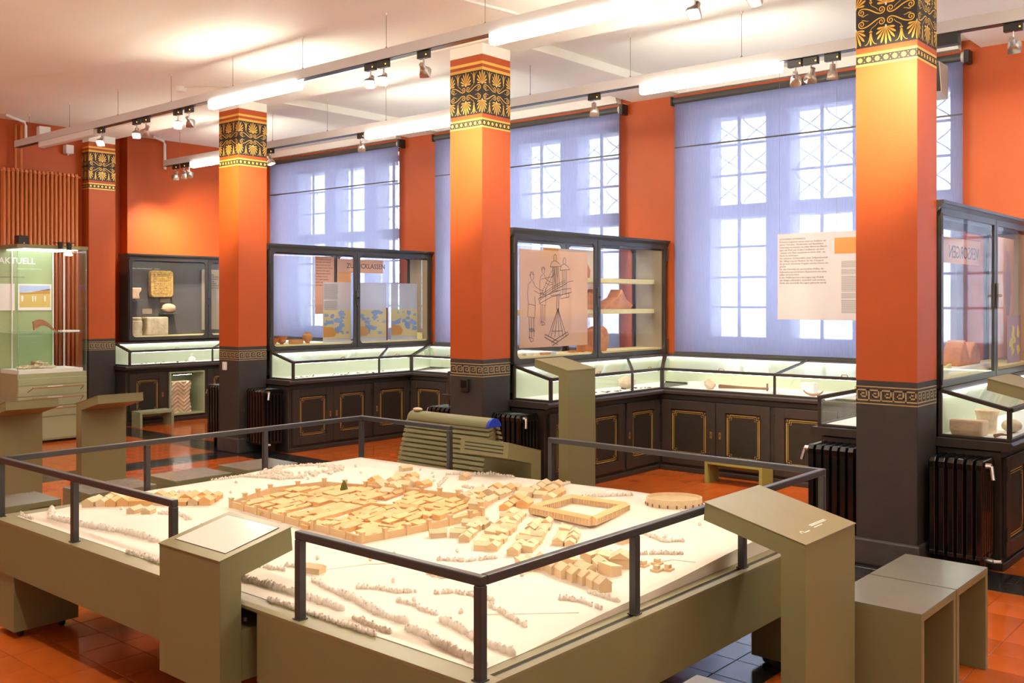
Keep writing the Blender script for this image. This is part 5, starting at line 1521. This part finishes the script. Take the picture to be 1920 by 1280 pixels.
# --- case 0: stones
zf = 1.085 + 0.060
b = MB()
prof = [(0.090, 0.0), (0.094, 0.05), (0.088, 0.075), (0.092, 0.10), (0.098, 0.14), (0.092, 0.19), (0.085, 0.20), (0.090, 0.23), (0.078, 0.245)]
b.lathe([(r * random.uniform(.97, 1.03), z) for r, z in prof], (-12.265, 6.585, zf), 20)
tag(b.build('column_base', 'limestone', smooth='auto'), 'weathered limestone column drum in the lower left of the far case', 'stone')
b = MB(); n = 12
block('stone_block', -12.35, -12.19, 6.72, 7.03, zf, zf + 0.245, 'limestone', 'rough square limestone block beside the column drum', 'stone', bev=0.018)
t = thing('relief_slab', (-12.34, 7.0, 1.64), 'brown square relief slab with rounded corners hung in the far case', 'relief')
MB().prism([(6.985 + a, 1.835 + c) for a, c in rbox(0.33, 0.36, 0.05, 5)], 'x', -12.36, -12.27).build('slab', 'relief_gold', t, bevel=0.015, seg=3)
bb = MB()
for i in range(12):
    for j in range(12):
        bb.ellipsoid((-12.268, 6.865 + i * 0.022, 1.71 + j * 0.023), (0.008, 0.009 * random.uniform(.6, 1.2), 0.009 * random.uniform(.6, 1.2)), 6, 4, jit=.2)
bb.build('carving', 'relief_gold', t, smooth=True)
b = MB().prism([(6.50, 1.78), (6.665, 1.78), (6.66, 1.74), (6.63, 1.70), (6.64, 1.63), (6.50, 1.63)], 'x', -12.34, -12.23)
tag(b.build('capital_fragment', 'sandstone', bevel=0.012), 'small pale capital fragment at the upper left of the far case', 'stone')
lump('hand_fragment', (-12.27, 7.08, 1.504), (0.055, 0.105, 0.062), 'sandstone', 'pale broken sculpture fragment in the middle of the far case', 'stone', jit=0.14)
for yy, w, zz, nm in ((6.52, 0.16, 1.60, 'shelf bracket under the capital fragment'), (6.98, 0.22, 1.425, 'shelf under the broken sculpture fragment')):
    tag(MB().box(-12.36, -12.22, yy, yy + w, zz, zz + 0.012).build('small_shelf', 'case_back', bevel=0.002), 'small dark ' + nm, 'shelf')
for yy, zz, w, h, lb in ((7.0, 1.585, 0.15, 0.06, 'below the relief slab'), (6.74, 1.43, 0.14, 0.07, 'above the stone block')):
    tag(MB().box(-12.362, -12.356, yy, yy + w, zz, zz + h).build('label_card', 'case_inside'), 'grey caption card ' + lb, 'label')
t = thing('text_panel', (-12.33, 7.75, 1.2), 'grey text panel in the right half of the far case', 'sign')
MB().box(-12.34, -12.334, 7.62, 8.05, 1.20, 2.05).build('sheet', 'case_inside', t)
text('print', 'Stein um Stein\nGrabsteine und Altäre\nerzählen vom Leben\nin der Siedlung\nund ihren Göttern\nvon Handel und Handwerk\nan der grossen Strasse', 0.026, 'ink', t, (-12.332, 7.66, 1.97), (0, 1, 0), (0, 0, 1), lsp=1.2)
# --- case 1: pots and map sheets
zf = 1.062 + 0.060
def pot(c, prof, m, label, group=None):
    o = MB().lathe(prof, c, 24).build('clay_pot', m, smooth='auto'); return tag(o, label, 'pot', 'small clay vessels')
x = -9.06
pot((x, 6.47, zf), [(0.030, 0), (0.034, 0.004), (0.055, 0.03), (0.070, 0.062), (0.073, 0.075), (0.066, 0.075), (0.050, 0.03), (0.0, 0.012)], 'samian', 'red bowl at the left end of the pot row')
pot((x - 0.01, 6.60, zf), [(0.022, 0), (0.020, 0.01), (0.040, 0.02), (0.058, 0.062), (0.062, 0.086), (0.056, 0.086), (0.045, 0.04), (0.0, 0.03)], 'samian', 'red footed cup second from the left in the pot row')
pot((x, 6.785, zf), [(0.075, 0), (0.080, 0.006), (0.088, 0.045), (0.090, 0.050), (0.082, 0.050), (0.076, 0.015), (0.0, 0.010)], 'jar_clay', 'wide shallow red dish in the pot row')
pot((x, 6.945, zf), [(0.026, 0), (0.024, 0.012), (0.048, 0.035), (0.060, 0.070), (0.052, 0.098), (0.034, 0.112), (0.038, 0.125), (0.030, 0.125), (0.026, 0.11), (0.0, 0.10)], 'jar_clay', 'round clay jar with a neck at the right of the pot row')
def map_sheet(y0, y1, label, seed, txt=False):
    rnd = random.Random(seed)
    t = thing('map_sheet', (-8.99, (y0 + y1) / 2, 1.115), label, 'map', 'hanging map sheets')
    MB().box(-8.993, -8.989, y0, y1, 1.115, 1.822).build('sheet', 'map_film', t)
    land, sea, tan = MB(), MB(), MB()
    land.slab([(-8.9885, y0, 1.17), (-8.9885, y1, 1.17), (-8.9885, y1, 1.50), (-8.9885, y0, 1.50)], (0.0006, 0, 0))
    for i in range(22):
        yy, zz = rnd.uniform(y0 + .03, y1 - .03), rnd.uniform(1.22, 1.47); r = rnd.uniform(.012, .05)
        P = []
        for k in range(22):
            a = 2 * math.pi * k / 22; q = r * rnd.uniform(.55, 1.25)
            P.append((-8.9875 + 0.00002 * i, min(max(yy + q * 1.2 * math.cos(a), y0), y1), zz + q * .7 * math.sin(a)))
        sea.slab(P, (0.0006, 0, 0))
    tan.slab([(-8.9865, y0, 1.19), (-8.9865, y0 + .16, 1.19), (-8.9865, y0 + .20, 1.24), (-8.9865, y0 + .14, 1.30), (-8.9865, y0, 1.31)], (0.0006, 0, 0))
    land.build('land_print', 'map_land_film', t); sea.build('sea_print', 'map_sea_film', t); tan.build('province_print', 'orange_land_film', t)
    if txt:
        b = MB()
        for k in range(26):
            z = 1.79 - k * 0.0115
            if k in (15, 16): continue
            b.slab([(-8.9885, y0 + 0.015, z), (-8.9885, y0 + 0.02 + 0.20 * rnd.uniform(.85, 1), z), (-8.9885, y0 + 0.02 + 0.20 * rnd.uniform(.85, 1), z + 0.0045), (-8.9885, y0 + 0.015, z + 0.0045)], (0.0004, 0, 0))
        b.build('text_lines', 'ink_grey', t)
    return t
map_sheet(7.112, 7.52, 'map sheet with a text column left of the centre bar', 3, True)
map_sheet(7.60, 8.075, 'map sheet right of the centre bar in the pot case', 5)
map_sheet(8.156, 8.595, 'map sheet at the window end of the pot case', 8)
t = thing('text_panel', (-9.20, 7.25, 1.45), 'tall peach text panel behind the map sheets', 'sign')
MB().box(-9.203, -9.199, 7.161, 7.44, 1.452, 2.125).build('sheet', 'peach_film', t)
text('print', 'Die Soldaten verliessen\ndas Lager und nahmen\nalles mit, was sie noch\nbrauchen konnten. Nicht\nalles liess sich tragen.\nManches blieb zurück\nund lag im Boden,\nbis es Jahrhunderte\nspäter wieder\ngefunden wurde.', 0.024, 'ink_brown', t, (-9.197, 7.172, 2.085), (0, 1, 0), (0, 0, 1), lsp=1.4)
t = thing('title_panel', (-9.20, 7.85, 1.5), 'peach title panel lettered ZURÜCKLASSEN in the pot case', 'sign')
MB().box(-9.203, -9.199, 7.49, 8.213, 1.945, 2.105).build('sheet', 'peach_film', t)
MB().box(-9.2045, -9.2035, 7.49, 7.70, 1.50, 1.945).build('lower_sheet', 'orange_film', t)
text('lettering', 'ZURÜCKLASSEN', 0.083, 'ink', t, (-9.197, 7.63, 2.0), (0, 1, 0), (0, 0, 1))
tag(MB().box(-9.12, -9.05, 8.06, 8.16, zf, zf + 0.40).build('wooden_post', 'wood_brown', bevel=0.004), 'brown wooden board between two map sheets', 'board')
tag(MB().box(-9.15, -9.00, 8.56, 8.70, zf, zf + 0.085).build('yellow_plinth', 'shelf_yellow', bevel=0.002), 'yellow block at the window end of the pot case', 'block')
tag(MB().box(-9.16, -9.10, 8.06, 8.14, zf, zf + 0.06).build('yellow_plinth', 'shelf_yellow', bevel=0.002), 'small yellow block below the brown board', 'block')
# --- case 2: catapult poster, shelves, fragments
t = thing('poster', (-5.462, 6.93, 1.19), 'peach poster with a line drawing of a catapult and two men', 'poster')
MB().box(-5.466, -5.463, 6.434, 7.416, 1.195, 2.052).build('sheet', 'poster_film', t)
PW_, PH_ = 0.982, 0.857
def PP(u, v): return (6.434 + u * PW_, 2.052 - v * PH_)     # u,v in poster fractions from the upper left
b = MB()
def stroke(pts, w=0.004):
    q = [PP(*p) for p in pts]
    for s4 in ribbon(q, w): b.slab([(-5.4622, y, z) for y, z in s4], (0.0006, 0, 0))
def rect(u0, v0, u1, v1, w=0.004): stroke([(u0, v0), (u1, v0), (u1, v1), (u0, v1), (u0, v0)], w)
# frame heads with spring bundles
for u, v, s in ((0.50, 0.07, 1.0), (0.64, 0.10, 0.92)):
    stroke([(u - .07 * s, v + .10), (u - .05 * s, v + .05), (u, v + .03), (u + .06 * s, v + .06), (u + .09 * s, v + .09), (u - .07 * s, v + .10)], 0.005)
    stroke([(u - .02, v + .03), (u - .015, v - .02), (u, v - .035), (u + .02, v - .02), (u + .02, v + .03)], 0.005)
    for du in (-.035, -.01, .015, .04): stroke([(u + du * s, v + .10), (u + du * s * .9, v + .35)], 0.0045)
    stroke([(u - .06 * s, v + .36), (u + .08 * s, v + .34), (u + .08 * s, v + .38), (u - .06 * s, v + .40), (u - .06 * s, v + .36)], 0.005)
for du in (0.0, 0.02, 0.05, 0.075): stroke([(0.475 + du, 0.17), (0.495 + du, 0.40)], 0.004)
# slide, stock and bow arms
for dv in (0.0, 0.02, 0.045): stroke([(0.28, 0.47 + dv), (0.50, 0.36 + dv), (0.66, 0.30 + dv)], 0.004)
stroke([(0.26, 0.50), (0.46, 0.44), (0.62, 0.40), (0.74, 0.39), (0.75, 0.43), (0.60, 0.46), (0.45, 0.48), (0.28, 0.55), (0.26, 0.50)], 0.005)
stroke([(0.30, 0.45), (0.46, 0.20)], 0.004); stroke([(0.33, 0.46), (0.49, 0.22)], 0.004)
stroke([(0.30, 0.30), (0.46, 0.27), (0.50, 0.24)], 0.004); stroke([(0.58, 0.38), (0.70, 0.32), (0.78, 0.31)], 0.004)
stroke([(0.66, 0.44), (0.68, 0.49), (0.71, 0.48), (0.70, 0.43)], 0.004)
# stand
for a, c in ((0.53, 0.46), (0.56, 0.46)): stroke([(a, c), (a - .005, 0.62)], 0.006)
for u in (0.40, 0.44, 0.50, 0.56, 0.62, 0.67): stroke([(0.545, 0.60), (u, 0.90)], 0.005)
stroke([(0.36, 0.87), (0.55, 0.95), (0.54, 0.98), (0.35, 0.90), (0.36, 0.87)], 0.006); stroke([(0.70, 0.88), (0.46, 0.99), (0.45, 0.955), (0.69, 0.85), (0.70, 0.88)], 0.006)
stroke([(0.46, 0.84), (0.62, 0.84)], 0.005)
# two men in outline
def man(u, v, s, face):
    stroke([(u - .02 * s, v + .05 * s), (u - .03 * s, v + .01 * s), (u, v - .01 * s), (u + .03 * s, v + .01 * s), (u + .028 * s, v + .06 * s), (u, v + .085 * s), (u - .02 * s, v + .05 * s)], 0.004)
    stroke([(u - .034 * s, v + .03 * s), (u - .03 * s, v - .02 * s), (u + .02 * s, v - .025 * s), (u + .034 * s, v + .02 * s)], 0.005)
    stroke([(u - .01 * s, v + .09 * s), (u - .06 * s, v + .13 * s), (u - .075 * s, v + .25 * s), (u - .06 * s, v + .38 * s), (u - .075 * s, v + .54 * s), (u + .05 * s, v + .56 * s), (u + .06 * s, v + .40 * s), (u + .05 * s, v + .28 * s)], 0.004)
    stroke([(u + .02 * s, v + .09 * s), (u + .06 * s, v + .16 * s), (u + face * .14 * s, v + .20 * s), (u + face * .20 * s, v + .21 * s)], 0.004)
    stroke([(u + .04 * s, v + .21 * s), (u + face * .13 * s, v + .25 * s), (u + face * .20 * s, v + .23 * s)], 0.004)
    stroke([(u - .06 * s, v + .38 * s), (u + .06 * s, v + .40 * s)], 0.004)
    for du in (-.05, -.01, .03): stroke([(u + du * s, v + .55 * s), (u + (du + .005) * s, v + .80 * s)], 0.004)
    stroke([(u - .05 * s, v + .80 * s), (u + .02 * s, v + .82 * s), (u + .03 * s, v + .85 * s), (u - .02 * s, v + .86 * s), (u - .05 * s, v + .80 * s)], 0.005)
man(0.17, 0.25, 0.80, 1); man(0.33, 0.19, 0.68, 1)
for k in range(6): stroke([(0.13 + .012 * k, 0.80), (0.15 + .012 * k, 0.84)], 0.004)
b.build('ink_drawing', 'ink', t)
zf = 1.062 + 0.060
for z, lb, y0 in ((1.80, 'upper yellow shelf board in the catapult case', 7.42), (1.50, 'lower yellow shelf board in the catapult case', 6.40)):
    tag(MB().box(-5.72, -5.52, y0, 8.66, z - 0.022, z + 0.022).build('shelf_board', 'shelf_yellow', bevel=0.003), lb, 'shelf')
def sherd(name, pts, x0, x1, label):
    return tag(MB().prism(pts, 'x', x0, x1).build(name, 'terracotta', bevel=0.008), label, 'fragment', 'terracotta fragments')
sherd('clay_fragment', [(7.30, 1.825), (7.62, 1.825), (7.63, 1.90), (7.58, 1.96), (7.545, 2.03), (7.52, 1.97), (7.45, 1.89), (7.40, 1.91), (7.34, 1.86)], -5.66, -5.58, 'pointed terracotta fragment on the upper yellow shelf')
sherd('clay_fragment', [(7.58, 1.525), (7.77, 1.525), (7.75, 1.60), (7.72, 1.63), (7.73, 1.69), (7.69, 1.72), (7.64, 1.67), (7.60, 1.69)], -5.66, -5.56, 'upright clay head fragment on the lower yellow shelf')
sherd('clay_fragment', [(7.78, 1.525), (8.25, 1.525), (8.30, 1.56), (8.18, 1.62), (8.10, 1.72), (8.03, 1.64), (7.92, 1.60), (7.84, 1.56)], -5.68, -5.54, 'broad broken tile fragment on the lower yellow shelf')
sherd('clay_fragment', [(7.56, zf), (7.78, zf), (7.82, 1.20), (7.82, 1.26), (7.79, 1.33), (7.74, 1.36), (7.66, 1.33), (7.57, 1.33)], -5.66, -5.50, 'large terracotta fragment on the catapult case floor')
sherd('clay_fragment', [(7.42, zf), (7.49, zf), (7.50, 1.30), (7.47, 1.37), (7.43, 1.30)], -5.60, -5.54, 'narrow terracotta piece behind the poster edge')
sherd('clay_fragment', [(6.36, zf), (6.52, zf), (6.50, 1.20), (6.42, 1.25), (6.37, 1.24)], -5.62, -5.55, 'terracotta piece at the lower left corner of the catapult case')
for i, (yy, m, lb) in enumerate(((6.58, 'white_card', 'white caption strip at the lower left of the catapult case'), (6.83, 'terracotta', 'small orange sherd on the catapult case floor'), (6.95, 'map_sea', 'small blue object beside the orange sherd'), (7.24, 'terracotta', 'small orange sherd near the centre bar'))):
    tag(MB().box(-5.56, -5.51, yy, yy + (0.10 if i != 2 else 0.06), zf, zf + 0.022).build('small_find', m, bevel=0.004), lb, 'artefact')
t = thing('text_panel', (-5.64, 7.75, 1.55), 'cream text panel behind the catapult case shelves', 'sign')
MB().box(-5.745, -5.741, 7.30, 7.97, 1.44, 2.10).build('sheet', 'text_film', t)
MB().box(-5.7405, -5.7395, 7.10, 7.33, 1.97, 2.10).build('orange_field', 'orange_film', t)
text('print', 'LEGIONÄRE UNTERWEGS\nMit dem Katapult\nschossen die Soldaten\nPfeile und Steine.\nDie Kraft kam aus\nverdrehten Sehnen.\nZwei Mann spannten\nden Bogen mit\nder Winde.', 0.036, 'ink', t, (-5.738, 7.36, 2.05), (0, 1, 0), (0, 0, 1), lsp=1.3)
# --- case 3: mirrored title, sheets
t = thing('title_panel', (-2.30, 7.9, 1.9), 'orange title panel reading VERSORGEN backwards in the rightmost case', 'sign')
MB().box(-2.305, -2.301, 7.42, 8.42, 1.885, 2.075).build('sheet', 'peach_film', t)
text('lettering', 'VERSORGEN', 0.135, 'ink', t, (-2.299, 8.37, 1.925), (0, -1, 0), (0, 0, 1), depth=0.0005)
t = thing('sketch_panel', (-2.1, 8.2, 1.2), 'brown sheet with a drawn amphora in the rightmost case', 'poster')
MB().box(-2.122, -2.119, 8.15, 8.69, 1.16, 2.10).build('sheet', 'peach_film', t)
b = MB()
pr_ = [(0.0, 1.42), (0.05, 1.52), (0.09, 1.66), (0.085, 1.80), (0.05, 1.88), (0.035, 1.97), (0.045, 2.0)]
b.slab([(-2.1185, 8.50 + r, z) for r, z in pr_] + [(-2.1185, 8.50 - r, z) for r, z in reversed(pr_)], (0.0008, 0, 0))
b.build('amphora_print', 'map_brown', t)
t = thing('map_sheet', (-2.05, 8.05, 1.12), 'small yellow and mauve map sheet in the rightmost case', 'map')
MB().box(-2.052, -2.048, 8.22, 8.60, 1.122, 1.49).build('sheet', 'map_brown', t)
b = MB(); rnd = random.Random(4)
for i in range(10):
    yy, zz = rnd.uniform(8.28, 8.54), rnd.uniform(1.20, 1.44)
    b.slab([(-2.0475 + 0.0001 * i, yy + rnd.uniform(.02, .05) * math.cos(k * .7), zz + rnd.uniform(.02, .06) * math.sin(k * .7)) for k in range(9)], (0.0002, 0, 0))
b.build('map_print', 'map_yellow', t)
sherd('clay_fragment', [(7.12, zf + .03), (7.62, zf + .03), (7.60, 1.25), (7.50, 1.31), (7.42, 1.27), (7.36, 1.20), (7.26, 1.33), (7.18, 1.28)], -2.2, -2.08, 'pale clay bowl fragment on the floor of the rightmost case')
tag(MB().box(-2.20, -2.02, 6.42, 7.70, zf, zf + 0.030).build('white_tray', 'white_card', bevel=0.004), 'white tray on the floor of the rightmost case', 'tray')
tag(MB().prism([(6.45, zf + .03), (6.68, zf + .03), (6.68, zf + .075)], 'x', -2.02, -2.0).build('yellow_wedge', 'shelf_yellow'), 'yellow label wedge at the left of the rightmost case', 'label')

# ------------------------------------------------------------------ finds in the desk vitrines
ZV = 0.776
rnd = random.Random(11)
def finds(T, u0, u1, w0, w1, n, where, smin=0.008, smax=0.022):
    for i in range(n):
        u, w = rnd.uniform(u0, u1), rnd.uniform(w0, w1); s = rnd.uniform(smin, smax); a = rnd.uniform(0, 3.1)
        b = MB()
        if i % 3 == 0: b.tube([(-s, 0, 0.004), (0, 0.004, 0.005), (s, 0, 0.004)], [0.002, 0.0035, 0.002], 6)
        elif i % 3 == 1: b.tube([(s * .7 * math.cos(q), s * .7 * math.sin(q), 0.004) for q in [k * .45 for k in range(12)]], 0.0028, 5)
        else: b.ellipsoid((0, 0, 0.004), (s, s * .5, 0.005), 8, 4, jit=.15)
        c, sn = math.cos(a), math.sin(a)
        b.v = [T(u + x * c - y * sn, w + x * sn + y * c, ZV + z) for x, y, z in b.v]
        tag(b.build('small_find', 'iron_find' if i % 4 else 'bronze_find', smooth=True), 'tiny dark metal find laid out in the desk vitrine ' + where, 'artefact', 'finds in the vitrine ' + where)
finds(T_left(CX[1]), 6.75, 7.95, 0.14, 0.33, 34, 'below the catapult poster', 0.010, 0.028)
finds(T_left(CX[2]), 6.45, 7.95, 0.10, 0.34, 26, 'below the pot case')
finds(T_left(-12.33), 6.6, 7.4, 0.12, 0.30, 9, 'below the far stone case')
# long-handled iron tool and skull-like knob in the window vitrine
o = MB().tube([T_win(-4.53, 0.52, ZV + 0.03), T_win(-4.30, 0.50, ZV + 0.03), T_win(-4.05, 0.49, ZV + 0.032)], [0.020, 0.012, 0.011], 10).build('iron_tool', 'bronze_find', smooth=True)
tag(o, 'long brown tool handle in the window vitrine of the catapult bay', 'artefact')
lump('bone_find', T_win(-4.62, 0.53, ZV + 0.045), (0.055, 0.045, 0.045), 'bone', 'pale knobbed bone at the end of the long tool', 'artefact', jit=0.12)
o = MB().tube([T_win(-4.08, 0.45, ZV + .008), T_win(-4.08, 0.45, ZV + 0.075)], 0.009, 8).build('iron_bolt', 'bronze_find'); tag(o, 'short brown bolt standing at the tool end', 'artefact')
o = MB().tube([T_win(-3.60 + 0.09 * math.cos(q), 0.55, ZV + 0.055 - 0.045 * math.sin(q)) for q in [k * 0.3 for k in range(11)]], [0.004 + 0.006 * math.sin(k * .3) for k in range(11)], 8).build('bronze_handle', 'bronze_find', smooth=True)
tag(o, 'curved bronze handle hanging right of the glazing bar', 'artefact')
for i, (u, w_, h, lb) in enumerate(((-4.85, 0.40, 0.05, 'left'), (-3.95, 0.55, 0.02, 'middle'), (-3.72, 0.36, 0.10, 'right'))):
    tag(MB().box(u - 0.06, u + 0.06, 8.74 - w_ - 0.05, 8.74 - w_ + 0.05, ZV, ZV + h).build('white_block', 'white_card', bevel=0.002), lb + ' white display block in the window vitrine of the catapult bay', 'block')
# clay finds at the corner of the catapult bay
lump('cattle_skull', T_left(CX[1])(7.75, 0.19, ZV + 0.06), (0.07, 0.11, 0.055), 'bone', 'pale animal skull at the corner end of the vitrine below the catapult poster', 'skull', jit=0.15)
# glass flask in the far vitrine
o = MB().lathe([(0.035, 0), (0.045, 0.01), (0.047, 0.045), (0.030, 0.062), (0.014, 0.07), (0.013, 0.11), (0.022, 0.116), (0.0, 0.116)], T_left(-12.33)(7.33, 0.22, ZV), 20).build('glass_flask', 'plaster_white', smooth='auto')
tag(o, 'small white glass flask in the vitrine below the far stone case', 'bottle')
# vitrine below the rightmost case
b = MB()
o = MB().prism([(6.40, ZV), (6.50, ZV), (6.52, ZV + 0.09), (6.36, ZV + 0.10), (6.36, ZV + 0.03)], 'x', CX[0] + 0.05, CX[0] + 0.24).build('mortar_fragment', 'sandstone', bevel=0.012)
tag(o, 'speckled stone fragment at the front of the rightmost vitrine', 'stone')
o = MB().lathe([(0.05, 0), (0.055, 0.01), (0.06, 0.10), (0.075, 0.14), (0.07, 0.145), (0.0, 0.13)], T_left(CX[0])(6.62, 0.20, ZV), 20).build('clay_pot', 'bone', smooth='auto')
tag(o, 'cream clay beaker in the rightmost vitrine', 'pot')
lump('clay_bowl', T_left(CX[0])(6.75, 0.31, ZV + 0.04), (0.06, 0.08, 0.04), 'bone', 'cream bowl near the corner post of the rightmost vitrine', 'pot', jit=0.06)
o = MB().tube([T_left(CX[0])(6.40, 0.30, ZV + .01), T_left(CX[0])(6.43, 0.33, ZV + .02), T_left(CX[0])(6.41, 0.385, ZV + .022)], [0.012, 0.008, 0.004], 8).build('iron_key', 'bronze_find', smooth=True)
tag(o, 'brown bent iron piece on the floor of the rightmost vitrine', 'artefact')

# ------------------------------------------------------------------ hanging text sheet in front of the wide blind
t = thing('hanging_text_sheet', (-3.6, 8.60, 1.43), 'cream text sheet on wires in front of the wide blue blind', 'sign')
MB().box(-4.128, -2.95, 8.598, 8.602, 1.430, 2.228).build('sheet', 'text_film', t)
MB().box(-3.578, -2.95, 8.5965, 8.5978, 2.028, 2.172).build('orange_field', 'orange_film', t)
body = ('LEGIONÄRE UNTERWEGS\nRömische Legionäre waren nicht nur Soldaten, sie\nwaren Techniker, Handwerker und Bauarbeiter.\nUnterwegs errichteten sie jeden Abend ein Marsch-\nlager mit Wall und Graben rundherum, um dort\n- jeweils acht Mann zusammen in einem Zelt - die\nNacht zu verbringen.\n'
        'Die schweren Gerätschaften einer Zeltgemeinschaft\n(bis 180kg) trug ein Maultier, für den Transport\nder grossen Geschütze hingegen wurden Karren ein-\ngesetzt.\nFür den Unterhalt der persönlichen Waffen, die\nAufbewahrung und kleinere Reparaturen war jeder\nselber verantwortlich.\n'
        'In den Waffenkammern des Lagers (vgl. Modell)\nwar Einiges aufbewahrt, vermutlich auch weiteres\nGerät, das ausserhalb des Lagers gebraucht wurde.')
text('print', body, 0.0222, 'ink_brown', t, (-4.108, 8.597, 2.170), (1, 0, 0), (0, 0, 1), lsp=1.06 * 0.0240 / 0.0222)
b = MB(); rnd = random.Random(2)
for k in range(46):
    z = 1.955 - k * 0.0102
    if k in (6, 12, 27, 33): continue
    u1 = -3.505 + 0.33 * rnd.uniform(.7, 1)
    b.slab([(-3.515, 8.5978, z), (u1, 8.5978, z), (u1, 8.5978, z + 0.0040), (-3.515, 8.5978, z + 0.0040)], (0, -0.0006, 0))
b.build('small_print', 'ink_grey', t)
for xx in (-4.11, -3.56, -3.0): MB().tube([(xx, 8.60, 2.20), (xx, 8.60, CEIL)], 0.0012, 4).build('wire', 'ink_grey', t)
